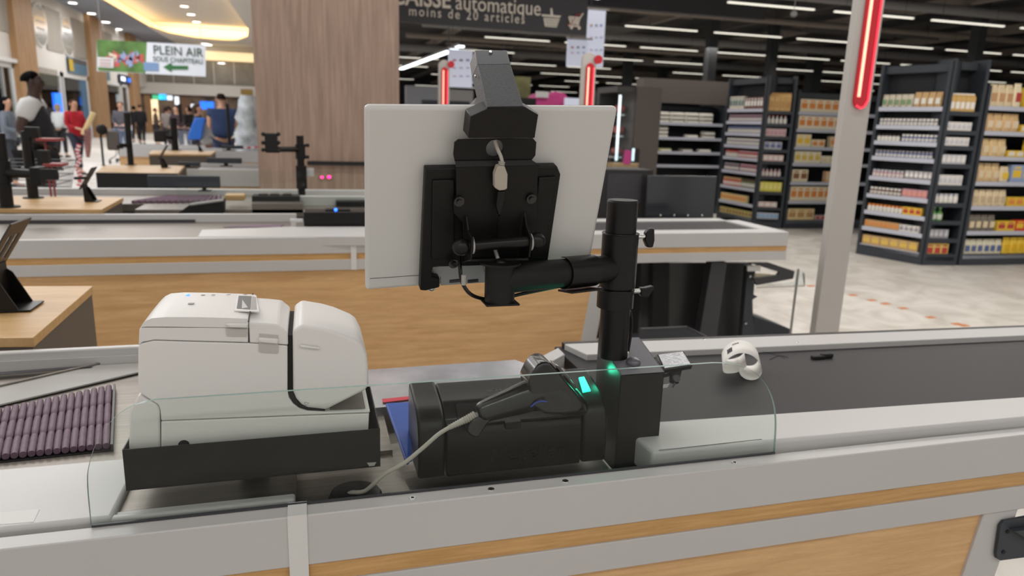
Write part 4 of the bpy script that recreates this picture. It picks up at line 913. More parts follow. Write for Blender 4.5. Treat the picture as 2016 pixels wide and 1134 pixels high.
# price boards
def board(label, x0, y0, x1, y1, Y):
    t = thing('price_board', label, 'board', tuple(PX((x0+x1)/2, y1, Y=Y)))
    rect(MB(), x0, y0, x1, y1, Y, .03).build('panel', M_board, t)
    cols = [lin(150, 160, 200), lin(200, 150, 150), lin(150, 150, 170)]
    k = 0
    for r in range(3):
        for c in range(3):
            if y1-y0 < 60 and r == 2: continue
            xx = x0+(x1-x0)*(.18+.28*c); yy_ = y0+(y1-y0)*(.25+.22*r); k += 1
            rect(MB(), xx, yy_, xx+(x1-x0)*.14, yy_+(2 if r else 4), Y-.004, .003).build('printed_line', mat('board_ink_%d' % (k % 3), cols[k % 3], .6), t)
    rect(MB(), x0-1, y0-4, x1+10, y0-1, Y, .03).build('hanging_rail', M_greyd, t)
    c = PX(x0+8, y0-3, Y=Y); MB().box((c.x-.004, Y, c.z), (c.x+.004, Y+.008, 5.6)).build('hanger', M_dark, t)
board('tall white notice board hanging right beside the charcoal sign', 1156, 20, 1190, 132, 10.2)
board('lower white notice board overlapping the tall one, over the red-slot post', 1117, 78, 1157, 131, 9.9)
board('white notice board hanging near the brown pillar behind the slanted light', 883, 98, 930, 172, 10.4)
# cool strip lights running away from the tills
def strip(label, p0_, p1_, z, m=M_lampc, w_=.05):
    a, b = PX(*p0_, Z=z), PX(*p1_, Z=z); t = thing('strip_light', label, 'light', tuple((a+b)/2), 'cool white strip lights on the slant')
    MB().box((a.x-.004, a.y+.3, z+.06), (a.x+.004, a.y+.308, 5.6)).build('hanger', M_dark, t)
    MB().box((b.x-.004, b.y+.02, z+.06), (b.x+.004, b.y+.028, 5.6)).build('hanger', M_dark, t)
    d = (b-a).normalized(); s_ = d.cross(V((0, 0, 1)))*w_
    MB().prism([a-s_, a+s_, b+s_, b-s_], (0, 0, .03)).build('diffuser', m, t); MB().prism([a-s_+V((0, 0, .031)), a+s_+V((0, 0, .031)), b+s_+V((0, 0, .031)), b-s_+V((0, 0, .031))], (0, 0, .04)).build('housing', M_dark, t)
strip('long cool white strip light slanting beside the brown pillar', (790, 137), (884, 103), 2.75)
strip('short cool white strip light just past the long slanting one', (888, 101), (909, 93), 2.75)
strip('cool light tube end above the white boards, beside the sign corner', (1140, -8), (1180, -2), 3.6)
# rows of hanging strip lights
proto = thing('ceiling_light', 'slim warm white strip light in the rows under the dark shop ceiling', 'light', (0, 0, 0), 'strip lights in rows over the sales floor')
MB().box((0, -.035, 0), (2.25, .035, .03)).build('diffuser', M_lamp, proto, local=True)
MB().box((0, -.05, .031), (2.25, .05, .08)).build('housing', M_dark, proto, local=True)
MB().box((.3, -.004, .08), (.308, .004, 1.4)).build('hanger', M_dark, proto, local=True)
MB().box((2.0, -.004, .08), (2.008, .004, 1.4)).build('hanger', M_dark, proto, local=True)
first = True
rows = [(14.95, 9.07), (19.5, 8.66), (24.2, 8.55), (28.8, 8.6), (33.6, 9.2), (38.6, 9.5), (44, 10), (50.5, 10.4), (58, 11)]
for Y, xs in rows:
    k0 = 0 if Y < 22 else -1 if Y < 30 else -3
    for k in range(k0, 9 if Y < 30 else 11):
        X = xs+2.82*k
        if X < 2.0 or X > Y*1.18+3: continue
        if Y > 27 and (int(Y*7+k*13) % 10) < 3: continue
        u = V((X, Y, 4.2))-CAM; px_ = 1008+FPX*u.dot(RT)/u.dot(fwd)
        if px_ < 745 or px_ > 2040: continue
        o = proto if first else copy_tree(proto); first = False; o.location = (X, Y, 4.2)
# ducts, beams, columns under the dark ceiling
def struct_cyl(n, a, b, r, m): tag(MB().cyl(a, b, r, n=14).build(n, m, smooth=True), kind='structure')
M_duct = mat('grey_duct', lin(132, 130, 130), .55); M_beam = mat('dark_beam', lin(76, 73, 72), .8); M_beam2 = mat('brown_grey_beam', lin(136, 126, 118), .8)
ti = 5
for Y, z, r, m in ((17.2, 4.95, .13, M_duct), (21.5, 5.0, .10, M_beam2), (26.5, 4.85, .16, M_duct), (31, 4.9, .12, M_beam2), (36, 4.9, .2, M_duct), (43, 4.85, .2, M_beam2), (13.2, 5.2, .09, M_beam2)):
    struct_cyl('trim_%d' % ti, (4, Y, z), (44, Y, z), r, m); ti += 1
for X in range(6, 44, 3):
    tag(MB().box((X, 12, 5.1), (X+.14, 74, 5.4)).build('trim_%d' % ti, M_beam if X % 2 else M_beam2), kind='structure'); ti += 1
for i in range(46):
    X = random.uniform(5, 36); Y = random.uniform(15, 50); L = random.uniform(2, 7); z = random.uniform(4.55, 5.3)
    a = random.choice((0, 0, pi/2, .5)); tag(MB().box((X, Y, z), (X+L*math.cos(a)+.08, Y+L*math.sin(a)+.08, z+random.uniform(.04, .16))).build('trim_%d' % ti, random.choice((M_beam, M_beam2, M_duct))), kind='structure'); ti += 1
for px_, Y, wd in ((1403, 22, .3), (1523, 24, .32), (1612, 30, .55), (1926, 18, .3), (1240, 34, .4), (1000, 34, .4), (1310, 40, .5)):
    p = PX(px_, 120, Y=Y); tag(MB().box((p.x-wd/2, Y, 0), (p.x+wd/2, Y+wd, 5.6)).build('trim_%d' % ti, mat('dark_column', lin(44, 46, 50), .7)), kind='structure'); ti += 1
# round smoke detector like globe
gp_ = PX(1563, 27, Y=12); gb = MB().ball(gp_, .06, 14).cyl(gp_, (gp_.x, gp_.y, 5.6), .008, n=6); tag(gb.build('dome_camera', M_greyd, smooth=True), 'small pale round dome camera below the first row of strip lights', 'camera')
for k, (a, b) in enumerate(((1477, 168), (1930, 127))):
    pass

# ================================================================ SHELVING
EN = ['top', 'second', 'third', 'fourth', 'fifth', 'sixth', 'seventh', 'eighth', 'bottom']
pcache = {}
def pm_(col, r=.55): 
    return mat('pack_%d_%d_%d' % col, lin(*col), r)
def product(shape, w_, d_, h_, c1, c2):
    key = (shape, round(w_, 3), round(d_, 3), round(h_, 3), c1, c2)
    if key in pcache: return pcache[key]
    mb = MB()
    if shape == 'box':
        mb.box((0, 0, 0), (w_, d_, h_), 0); mb.box((w_*.12, -.001, h_*.30), (w_*.88, .0, h_*.72), 1); mb.box((w_*.2, -.001, h_*.8), (w_*.8, 0, h_*.9), 1)
    elif shape == 'bag':
        n = 10; rr = []
        for z, a, b in ((0, .92, .9), (.12, 1, 1), (.55, 1, .95), (.8, .96, .6), (.9, .94, .16), (1, .94, .1)):
            rr.append([V((w_/2+w_/2*a*math.cos(t)*(1/max(abs(math.cos(t)), abs(math.sin(t)))) ** .6, d_/2+d_/2*b*math.sin(t)*(1/max(abs(math.cos(t)), abs(math.sin(t)))) ** .6, h_*z)) for t in [2*pi*i/n+pi/n for i in range(n)]])
        mb.loft(rr); mb.box((w_*.18, -.004, h_*.25), (w_*.82, .004, h_*.62), 1)
    elif shape == 'jar':
        r = w_*.47; c = V((w_/2, w_/2, 0)); rr = []
        for z, q in ((0, .9), (.04, 1), (.68, 1), (.76, .8)): rr.append(mb.ring(c+V((0, 0, h_*z)), V((r*q, 0, 0)), V((0, r*q, 0)), 12))
        mb.loft(rr, True, 0); mb.cyl(c+V((0, 0, h_*.76)), c+V((0, 0, h_)), r*.88, n=12, mi=1); mb.cyl(c+V((0, 0, h_*.18)), c+V((0, 0, h_*.55)), r*1.02, n=12, mi=2)
    elif shape == 'carton':
        mb.box((0, 0, 0), (w_, d_, h_*.8), 0); mb.add([(0, 0, h_*.8), (w_, 0, h_*.8), (w_, d_, h_*.8), (0, d_, h_*.8), (0, d_/2, h_*.95), (w_, d_/2, h_*.95)], [(0, 1, 5, 4), (2, 3, 4, 5), (1, 2, 5), (3, 0, 4)], 0)
        mb.box((0, d_/2-.003, h_*.93), (w_, d_/2+.003, h_), 1); mb.box((w_*.1, -.001, h_*.2), (w_*.9, 0, h_*.55), 1)
    elif shape == 'bottle':
        c = V((w_/2, w_/2, 0)); r = w_*.45; rr = []
        for z, q in ((0, .9), (.04, 1), (.58, 1), (.72, .45), (.9, .4)): rr.append(mb.ring(c+V((0, 0, h_*z)), V((r*q, 0, 0)), V((0, r*q, 0)), 12))
        mb.loft(rr, True, 0); mb.cyl(c+V((0, 0, h_*.9)), c+V((0, 0, h_)), r*.48, n=10, mi=1); mb.cyl(c+V((0, 0, h_*.15)), c+V((0, 0, h_*.5)), r*1.02, n=12, mi=2)
    o = mb.build(KN[shape], [pm_(c1), pm_(c2), pm_((228, 224, 216))]); me = o.data; bpy.data.objects.remove(o); pcache[key] = me; return me
KN = {'box': 'food_box', 'bag': 'food_bag', 'jar': 'jar', 'carton': 'carton', 'bottle': 'bottle'}
KC = {'box': 'box', 'bag': 'bag', 'jar': 'jar', 'carton': 'carton', 'bottle': 'bottle'}
def gondola(label, rack, P0, P1, zs, H_, runs, depth=.42, top_open=0, back=True, cat='shelving', prodrows=1, rail=None, group='dark metal shop racks'):
    """rack with its face on the line P0-P1; zs shelf heights top first; runs[i] = list of (shape, w, d, h, c1, c2, count, desc, gapfrac)"""
    P0 = V((P0[0], P0[1], 0)); P1 = V((P1[0], P1[1], 0)); u = (P1-P0).normalized(); L = (P1-P0).length; n = V((u.y, -u.x, 0))
    ang = math.atan2(u.y, u.x); t = thing('shop_rack', label, cat, tuple(P0), group); t.rotation_euler.z = ang
    MB().box((0, 0, 0), (L, depth, .13)).build('base', M_anth, t, local=True, bevel=.004)
    MB().box((0, depth, 0), (L, depth+.02, H_)).build('back_panel', mat('rack_back', lin(26, 28, 32), .7), t, local=True)
    for x in (0, L-.035): MB().box((x, -.0, .13), (x+.035, depth, H_) if x and 0 else (x+.035, .035, H_)).box((x+.005, .035, .13), (x+.03, depth, H_)).build('upright', M_anth, t, local=True)
    MB().box((.035, depth-.12, H_-.1), (L-.035, depth-.02, H_-.02)).build('top_rail', M_anth, t, local=True)
    for i, z in enumerate(zs):
        s_ = MB().box((.036, .012, z-.02), (L-.036, depth, z)).build('shelf', M_anth, t, local=True)
        MB().box((.036, .0, z-.035), (L-.036, .011, z+.012)).build('price_rail', rail or M_edge, s_, local=True)
        for r in runs[i] if i < len(runs) else []:
            shape, w_, d_, h_, c1, c2, x0_, cnt, desc = r[:9]; st = r[9] if len(r) > 9 else 1
            me = product(shape, w_, d_, h_, c1, c2)
            nm = EN[i] if i < len(zs)-1 else 'bottom'
            for k in range(cnt):
                x = .045+x0_+k*(w_+.003)
                if x+w_ > L-.036: break
                for s2_ in range(st):
                    o = bpy.data.objects.new(KN[shape], me); COL.objects.link(o)
                    lp = V((x, .022+random.uniform(0, .006), z+.001+s2_*(h_+.001))); o.location = P0+u*lp.x+V((-u.y, u.x, 0))*lp.y+V((0, 0, lp.z)); o.rotation_euler.z = ang
                    tag(o, f'{desc}, {nm} shelf, {rack}', KC[shape], f'{desc.split(" ",1)[0]} {KC[shape]} row, {nm} shelf, {rack}')
    return t
def zsx(ys, xf, Y): return [PX(xf(y), y, Y=Y).z for y in ys]
W_, GY, BL, PK, TN, YE, RD, BR, CR, GN, LG = (232, 228, 222), (150, 146, 150), (90, 104, 150), (196, 150, 160), (196, 160, 112), (235, 196, 60), (184, 62, 56), (140, 92, 66), (226, 206, 170), (90, 150, 80), (196, 196, 202)
OR = (224, 140, 66); PU = (120, 88, 110); CHOC = (110, 74, 64)
# ---- near rack: angled face, end face and the long run beside it
z3 = zsx([212, 250, 283, 316, 358, 395, 430, 464, 501], lambda y: 1871-(y-113)*.145, 6.36)
R1 = 'angled jar rack nearest the grey post'
runs = [[('bag', .07, .05, .15, (206, 196, 176), (120, 150, 110), 0, 5, 'white and green seed pouch'), ('bag', .075, .05, .17, TN, (226, 222, 210), .37, 5, 'tan kraft pouch')],
        [('jar', .042, .042, .085, GY, W_, 0, 20, 'small grey lidded jar')],
        [('jar', .042, .042, .085, W_, (60, 50, 50), 0, 6, 'dark lidded white jar'), ('jar', .042, .042, .09, BL, W_, .29, 12, 'blue labelled jar')],
        [('jar', .042, .042, .085, BL, GY, 0, 20, 'blue and grey spice jar')],
        [('jar', .045, .045, .09, PK, LG, 0, 8, 'pink labelled jar'), ('box', .05, .05, .10, GY, W_, .40, 7, 'grey sachet box')],
        [('jar', .045, .045, .09, CHOC, W_, 0, 8, 'brown lidded jar'), ('box', .055, .05, .10, PK, (226, 150, 130), .40, 6, 'pink sachet box')],
        [('jar', .045, .045, .09, W_, OR, 0, 9, 'orange lidded white jar'), ('box', .07, .05, .095, YE, RD, .44, 3, 'yellow soup box'), ('box', .06, .05, .095, RD, GN, .66, 2, 'red soup box')],
        [('box', .05, .05, .09, TN, OR, 0, 8, 'orange stock cube box'), ('box', .055, .05, .085, W_, GY, .43, 6, 'white and grey sachet box')],
        [('box', .11, .08, .12, TN, (226, 190, 90), 0, 7, 'tan stock box', 1)]]
gondola('dark rack of small jars angled beside the tall grey post', R1, (6.402, 7.126), (6.623, 6.361), z3, 2.21, runs, .16)
z3b = zsx([221, 259, 289, 325, 367, 402, 437, 472, 508], lambda y: 1900-(y-113)*.145, 6.32)
R2 = 'narrow rack end beside the yellow bags'
runs = [[('carton', .055, .06, .20, (206, 168, 104), W_, 0, 6, 'kraft brown carton')],
        [('box', .055, .06, .10, W_, LG, 0, 6, 'plain white box')], [('box', .055, .06, .10, W_, LG, 0, 6, 'white salt box')], [('box', .055, .06, .11, LG, W_, 0, 5, 'pale grey box')],
        [('box', .055, .06, .12, W_, LG, 0, 6, 'white tin shaped box')], [('jar', .055, .06, .11, W_, LG, 0, 6, 'white capped pot')],
        [('bottle', .07, .07, .16, GN, (150, 210, 110), 0, 2, 'green bottle')], [('box', .055, .06, .11, GY, LG, 0, 4, 'grey box')], [('box', .085, .07, .16, (222, 196, 110), RD, 0, 4, 'yellow and red box')]]
gondola('narrow end face of the dark rack with white boxes, between jars and yellow bags', R2, (6.64, 6.355), (7.05, 6.285), z3b, 2.24, runs, .26, rail=M_anth)
z4 = zsx([210, 260, 310, 360, 408, 457, 503], lambda y: 1950, 6.26)
R3 = 'long rack with yellow bags by the tills'
runs = [[('bag', .10, .07, .24, CR, (196, 150, 110), .02, 3, 'cream pasta bag'), ('bag', .10, .07, .26, (240, 226, 190), RD, .34, 1, 'red topped bag'), ('box', .10, .07, .22, YE, (40, 70, 150), .48, 6, 'yellow and blue rice box'), ('bag', .12, .07, .2, CR, YE, 1.0, 5, 'cream bag')],
        [('bag', .11, .07, .20, (216, 180, 130), (230, 210, 180), .02, 4, 'tan biscuit bag'), ('box', .11, .07, .09, YE, W_, .50, 6, 'low yellow tray box')],
        [('bag', .11, .07, .20, (220, 190, 140), CR, .02, 3, 'beige pasta bag'), ('box', .11, .07, .08, YE, W_, .38, 2, 'yellow tray'), ('box', .14, .07, .20, YE, (40, 70, 150), .64, 6, 'large yellow and blue box')],
        [('bag', .10, .07, .21, (216, 186, 140), CR, .02, 3, 'beige noodle bag'), ('bag', .12, .07, .18, CR, YE, .34, 1, 'cream and yellow bag'), ('box', .15, .07, .20, (150, 168, 205), YE, .48, 8, 'pale blue box')],
        [('bag', .09, .06, .19, CR, (200, 180, 150), .02, 5, 'cream bag'), ('box', .11, .07, .11, YE, OR, .50, 3, 'yellow box'), ('box', .15, .07, .14, OR, YE, .86, 5, 'orange box')],
        [('bag', .09, .06, .19, (120, 112, 100), CR, .02, 4, 'grey brown bag'), ('box', .12, .07, .12, YE, RD, .42, 2, 'yellow and red box'), ('box', .12, .07, .13, (222, 70, 40), YE, .68, 8, 'red orange box')],
        [('bag', .085, .06, .18, (220, 214, 190), BL, .02, 6, 'white and blue bag'), ('bag', .10, .06, .20, YE, (226, 180, 30), .56, 5, 'bright yellow bag'), ('bag', .1, .06, .19, RD, YE, 1.08, 5, 'red and yellow bag')]]
gondola('long dark rack of yellow and cream bags at the picture edge', R3, (7.08, 6.28), (8.9, 6.195), z4, 1.98, runs, .40)
# ---- far rack: angled face, end face and run behind the grey post
z1_ = zsx([215, 240, 264, 289, 314, 342, 374, 405, 432], lambda y: 1506-(y-148)*.087, 9.39)
Q1 = 'angled rack beyond the second till'
runs = [[('box', .07, .05, .2, (214, 206, 190), (90, 120, 120), 0, 5, 'white and teal box'), ('box', .07, .05, .18, CHOC, W_, .38, 7, 'brown and white box')],
        [('jar', .05, .05, .11, PU, (160, 130, 140), 0, 20, 'purple lidded jar')], [('jar', .05, .05, .11, GY, BL, 0, 20, 'grey and blue jar')], [('jar', .05, .05, .11, GY, W_, 0, 20, 'grey jar')],
        [('jar', .05, .05, .11, (176, 160, 150), RD, 0, 6, 'beige pot'), ('jar', .05, .05, .11, RD, PK, .34, 12, 'red jam jar')],
        [('jar', .05, .05, .12, PU, GY, 0, 7, 'dark purple jar'), ('jar', .05, .05, .12, (150, 80, 100), PK, .40, 12, 'plum jam jar')],
        [('jar', .055, .05, .14, (196, 90, 66), TN, 0, 8, 'orange jam jar'), ('jar', .055, .05, .14, (110, 120, 80), (90, 80, 60), .48, 8, 'olive green jar')],
        [('box', .07, .05, .12, (226, 206, 150), OR, 0, 9, 'cream dessert box')], [('box', .08, .05, .10, (200, 190, 110), (150, 110, 80), 0, 10, 'mixed yellow box')]]
gondola('dark rack of jam jars angled beyond the second till', Q1, (6.408, 10.322), (6.46, 9.384), z1_, 2.22, runs, .16)
z1b = zsx([220, 245, 270, 296, 319, 349, 379, 410, 433], lambda y: 1536-(y-148)*.1, 9.28)
Q2 = 'narrow far rack end beside the orange boxes'
runs = [[('carton', .075, .06, .27, (212, 172, 110), (196, 150, 90), 0, 4, 'kraft brown carton')], [('bottle', .055, .05, .13, W_, RD, 0, 6, 'white bottle')], [('box', .055, .05, .12, (214, 186, 186), PK, 0, 6, 'rose box')],
        [('box', .08, .05, .12, LG, BL, 0, 3, 'white and blue box')], [('box', .07, .05, .10, (226, 190, 186), W_, 0, 4, 'pale pink box')], [('bottle', .055, .05, .13, (220, 190, 190), (40, 40, 40), 0, 6, 'dark capped bottle')],
        [('box', .06, .05, .15, (226, 214, 90), (236, 226, 140), 0, 5, 'lemon yellow box')], [('box', .09, .05, .09, (222, 190, 180), W_, 0, 3, 'rose tray')], [('box', .06, .05, .10, LG, (130, 180, 220), 0, 5, 'blue and white pack')]]
gondola('narrow end face of the far dark rack with a row of brown cartons on top', Q2, (6.475, 9.378), (6.85, 9.21), z1b, 2.22, runs, .26, rail=M_anth)
z2_ = zsx([222, 256, 291, 323, 360, 397, 435], lambda y: 1600, 9.19)
Q3 = 'rack behind the grey post'
ro = ('box', .13, .08, .19, (238, 226, 196), OR)
runs = [[ro+(.03, 9, 'cream and orange crispbread box')], [('box', .12, .08, .20, (240, 230, 206), OR, .03, 9, 'white and orange biscuit box')], [('box', .12, .08, .19, (238, 226, 196), YE, .03, 2, 'cream and yellow box'), ('box', .11, .08, .12, (238, 226, 196), OR, .3, 2, 'low cream box'), ('box', .1, .08, .17, CR, OR, .62, 4, 'cream box')],
        [('box', .11, .08, .18, (236, 230, 206), (220, 190, 90), .03, 4, 'pale yellow box'), ('box', .11, .08, .12, (236, 230, 206), CR, .5, 6, 'short cream box')], [('box', .13, .08, .19, (236, 224, 190), BR, .03, 2, 'cream and brown box'), ('box', .12, .08, .17, (230, 190, 150), CR, .62, 4, 'peach box')],
        [('box', .115, .08, .22, (238, 226, 196), OR, .03, 9, 'tall cream and orange box')], [('box', .15, .08, .18, (238, 214, 160), (190, 150, 100), .03, 3, 'cream slab box'), ('box', .09, .08, .08, (210, 190, 190), RD, .52, 3, 'small pink tray')]]
gondola('dark rack of cream and orange boxes behind the tall grey post', Q3, (6.88, 9.2), (8.7, 9.17), z2_, 2.03, runs, .4)
gondola('dark rack of cream boxes seen past the right side of the grey post', 'rack just past the grey post', (8.72, 9.17), (10.3, 9.15), z2_, 2.03, [[ro+(.03, 10, 'cream and orange box')], [('box', .12, .08, .20, (240, 230, 206), OR, .03, 10, 'white and orange box')], [('box', .12, .08, .2, W_, CR, .03, 10, 'pale box')], [('box', .12, .08, .2, (236, 230, 206), (220, 190, 90), .03, 10, 'pale yellow box')], [('box', .12, .08, .2, CR, BR, .03, 10, 'cream and brown box')], [ro+(.03, 10, 'tall cream box')], []], .4)
# ---- rack with white linen-like packets
zw = zsx([243, 272, 300, 326], lambda y: 1350, 11)
R4 = 'rack with stacked white packets'
pk = lambda x0_, n_, st, c=(226, 222, 212): ('bag', .27, .16, .06, c, (240, 238, 230), x0_, n_, 'flat white flour packet', st)
gondola('dark rack of stacked flat white packets under a plain header board', R4, (5.5, 11.0), (6.83, 11.0), zw, 1.83, [[pk(.01, 4, 3)], [pk(.01, 1, 3), pk(.58, 1, 1), pk(.9, 1, 2)], [pk(.1, 1, 1, (220, 220, 160)), pk(.5, 1, 1, (150, 144, 130)), pk(.85, 1, 1)], []], .4)
MB_ = MB().box((5.28, 11.02, 1.84), (6.84, 11.3, 2.22)); tag(MB_.build('header_board', M_brown), 'plain brown-grey header board above the rack of white packets', 'board')
# chiller
ch = thing('chiller_cabinet', 'tall brown-sided chiller with a lit glass door', 'chiller', (4.6, 9.5, 0))
xa_, xb_ = PX(1254, 200, Y=9.5).x, PX(1298, 260, Y=9.5).x; xc_ = PX(1220, 200, Y=9.5).x
MB().box((xa_, 9.5, 0), (xb_, 10.3, 1.98)).build('side_panel', M_brown, ch)
MB().box((xc_-.02, 9.55, 1.90), (xa_, 10.3, 1.98)).box((xc_-.02, 9.55, 0), (xa_, 10.3, .9)).box((xc_-.02, 10.2, .9), (xa_, 10.3, 1.9)).build('frame', mat('chiller_frame', lin(60, 58, 58), .5), ch)
MB().box((xc_+.02, 9.56, .95), (xc_+.05, 9.58, 1.86)).build('glow_strip', mat('soft_cool_led', (1, 1, 1), .5, emit=(.85, .94, 1), es=1.3), ch)
MB().box((xc_-.01, 9.545, .9), (xa_, 9.55, 1.9)).build('door_glass', M_shopglass, ch)
for k in range(3): 
    MB().box((xc_+.06, 9.7, .98+.3*k), (xa_-.02, 10.1, 1.0+.3*k)).build('inner_shelf', M_chrome, ch)
    o = MB().ball(((xc_+xa_)/2+.03, 9.85, 1.08+.3*k), .08, 12, (1.1, 1, .8)).build('meat_pack', pm_((170, 90, 80))); tag(o, ('lowest', 'middle', 'upper')[k]+' reddish meat pack inside the lit chiller', 'meat pack')
bkx = thing('gift_basket', 'clear basket with pink ribbon standing beside the brown chiller', 'basket', tuple(PX(1228, 334, Y=9.1)))
rect(MB(), 1202, 292, 1258, 332, 9.1, .3).build('clear_wrap', M_shopglass, bkx)
rect(MB(), 1208, 322, 1256, 334, 9.12, .25).build('basket_base', M_oakd, bkx)
rect(MB(), 1230, 296, 1242, 324, 9.11, .05).build('ribbon', M_pink, bkx)
rect(MB(), 1190, 332, 1272, 352, 9.0, .6).build('plinth', M_anth, bkx)
# pink display and low fixtures between the posts
pf = thing('pink_display', 'bright pink fabric display beyond the monitor top, with a white card', 'display', tuple(PX(1105, 210, Y=12)))
mb = MB(); pts = [(1050, 196), (1062, 182), (1078, 186), (1096, 180), (1116, 184), (1122, 200), (1124, 300), (1052, 300)]
mb.prism([PX(a, b, Y=12) for a, b in pts], (0, .5, 0)).build('fabric', M_pink, pf, bevel=.05); MB().box((PX(1060, 200, Y=12).x, 12.1, 0), (PX(1118, 200, Y=12).x, 12.4, PX(1090, 296, Y=12).z)).build('stand', M_void, pf)
rect(MB(), 1056, 180, 1080, 192, 11.95, .04).build('card', M_whiteb, pf); rect(MB(), 1112, 193, 1146, 212, 11.9, .05).build('white_panel', M_board, pf)
for lab, x0, x1, y0, Y, m in (('low black display case beyond the monitor top left of the pink fabric', 1020, 1056, 192, 11, M_void), ('grey partition wall near the brown pillar, over the monitor', 800, 865, 168, 26, mat('mid_grey', lin(120, 122, 128), .7)), ('grey partition between the red-slot post and the chute', 885, 932, 176, 26, M_duct), ('dark fixture seen right of the second red-slot post', 1172, 1222, 178, 14, M_anth), ('dark low fixture between partition and monitor top', 830, 925, 196, 15, M_anth), ('far tan and green poster wall right of the chute', 1010, 1045, 150, 30, mat('poster', lin(130, 128, 90), .7, noise=.3, nscale=2))):
    a, b = PX(x0, y0, Y=Y), PX(x1, y0, Y=Y); o = MB().box((a.x, Y, 0), (b.x, Y+.4, a.z)).build('display_case' if 'case' in lab else 'shop_fixture' if 'fixture' in lab else 'partition', m); tag(o, lab, 'fixture' if 'partition' not in lab else 'partition')

# ================================================================ MALL SIDE
WX = -11.4
def st(mb, n, m): return tag(mb.build(n, m), kind='structure')
def wy(x): d = ray(x, 200); return WX/d.x*d.y
def wz(x, y): return PX(x, y, X=WX).z
st(MB().box((WX-.3, 24, 3.25), (WX, 62, 6.5)), 'wall_left', M_wall)
ci = 200
def wrect(x0, y0, x1, y1, m, off=.03, name=None, refx=None):
    global ci; ci += 1
    ya, yb = wy(x0), wy(x1); xm = (x0+x1)/2; zt_, zb_ = wz(xm, y0), wz(xm, y1)
    return MB().box((WX+off-.06, ya, zb_), (WX+off, yb, zt_))
for x0, x1 in ((33, 70), (180, 205), (256, 270)):
    st(MB().box((WX-.1, wy(x0), 0), (WX+.25, wy(x1), 6.5)), 'trim_%d' % ci, M_oakp); ci += 1
for x0, x1, z0, z1 in ((-30, 33, 4.35, 6.1), (72, 82, 4.1, 5.9), (103, 133, 4.1, 6.0), (155, 178, 4.1, 6.0), (207, 230, 4.1, 6.0)):
    st(MB().box((WX, wy(x0), z0), (WX+.05, wy(x1), z1)), 'trim_%d' % ci, M_mesh); ci += 1
st(MB().box((WX, wy(-30), 3.2), (WX+.2, wy(33), 3.35)), 'trim_%d' % ci, M_whiteb); ci += 1
for k, (x, y) in enumerate(((93, 55), (143, 77))):
    Yc, zc = wy(x), wz(x, y); R_ = .95
    o = MB().cyl((WX+.0, Yc, zc), (WX+.06, Yc, zc), R_, n=32).build('window_%d' % (k+1), M_wall); tag(o, kind='structure')
    g_ = MB().cyl((WX+.061, Yc, zc), (WX+.07, Yc, zc), R_*.9, n=32).build('window_pane', mat('round_pane', lin(120, 128, 130), .2), o)
    for j in range(4): MB().box((WX+.071, Yc-.5, zc-.5+.3*j), (WX+.08, Yc+.5, zc-.42+.3*j)).build('louvre', M_greyd, o)
# shop fronts along the left wall
def shop(label, x0, x1, m_in, extra, fr=M_whiteb):
    t = thing('storefront', label, 'shop front', (WX, wy((x0+x1)/2), 0), 'lit storefronts along the mall wall')
    ya, yb = wy(x0), wy(x1)
    MB().box((WX-3, ya, 0), (WX-2.9, yb, 3.2)).box((WX-3, yb-.1, 0), (WX-.1, yb, 3.2)).box((WX-3, ya, 0), (WX-.1, ya+.1, 3.2)).build('interior', m_in, t)
    MB().box((WX-.05, ya+.1, 0), (WX-.03, yb-.1, 3.2)).build('glazing', M_shopglass, t)
    MB().box((WX-.1, ya, 0), (WX+.02, ya+.12, 3.2)).box((WX-.1, yb-.12, 0), (WX+.02, yb, 3.2)).box((WX-.1, ya, 3.0), (WX+.02, yb, 3.25)).build('frame', fr, t)
    for nm, m, a, b, z0, z1, off in extra:
        MB().box((WX+off-.05, wy(a), z0), (WX+off, wy(b), z1)).build(nm, m, t)
    return t
E_blue = mat('blue_screen', lin(40, 110, 230), .5, emit=lin(30, 110, 240), es=1.4)
E_white = mat('lit_white', (.9, .95, 1), .5, emit=(.8, .9, 1), es=1.0)
E_warm = mat('lit_warm', (1, .8, .5), .5, emit=(1, .75, .45), es=1.1)
shop('pale glazed shop front behind the person in the grey top', -30, 33, mat('pale_interior', lin(170, 180, 176), .6, noise=.2, nscale=1), [('shelf', M_greyd, -10, 30, 1.9, 2.0, -.5), ('mullion', M_greyd, 12, 14, 0, 3, .0), ('lit_panel', E_white, 8, 30, 2.1, 2.9, -1.5)])
shop('shop front with orange poster and blue screen behind the man in the black vest', 72, 124, M_shopd, [('dark_sign', mat('dark_green_sign', lin(60, 62, 50), .6), 82, 117, 2.5, 3.0, .02), ('orange_poster', mat('orange_poster', lin(190, 96, 60), .6), 86, 110, 1.3, 2.1, -.3), ('blue_screen', E_blue, 110, 123, .9, 2.2, -.02), ('grille', M_mesh, 80, 118, 3.0, 3.25, .03)])
shop('shop front with a blue doorway behind the woman in red', 128, 176, mat('blue_shop_wall', lin(84, 116, 140), .6), [('pale_door', mat('pale_door', lin(170, 180, 190), .6), 138, 162, 0, 2.5, -.8), ('blue_reveal', mat('blue_reveal', lin(70, 108, 140), .6), 163, 174, 0, 3.0, -.02)])
shop('glazed shop front with cool lights past the second oak pillar', 207, 240, M_shop, [('lit_panel', E_white, 208, 216, .8, 1.9, -.5), ('counter', M_shopd, 216, 232, 0, 1.2, -.4), ('dark_mannequin', M_void, 226, 231, .4, 2.9, -.3), ('warm_wall', E_warm, 231, 236, .9, 2.7, -1.0)])
shop('narrow oak-edged shop front just before the far end wall', 241, 254, M_oakp, [('dark_opening', M_shopd, 242, 247, 0, 2.8, -.02)])
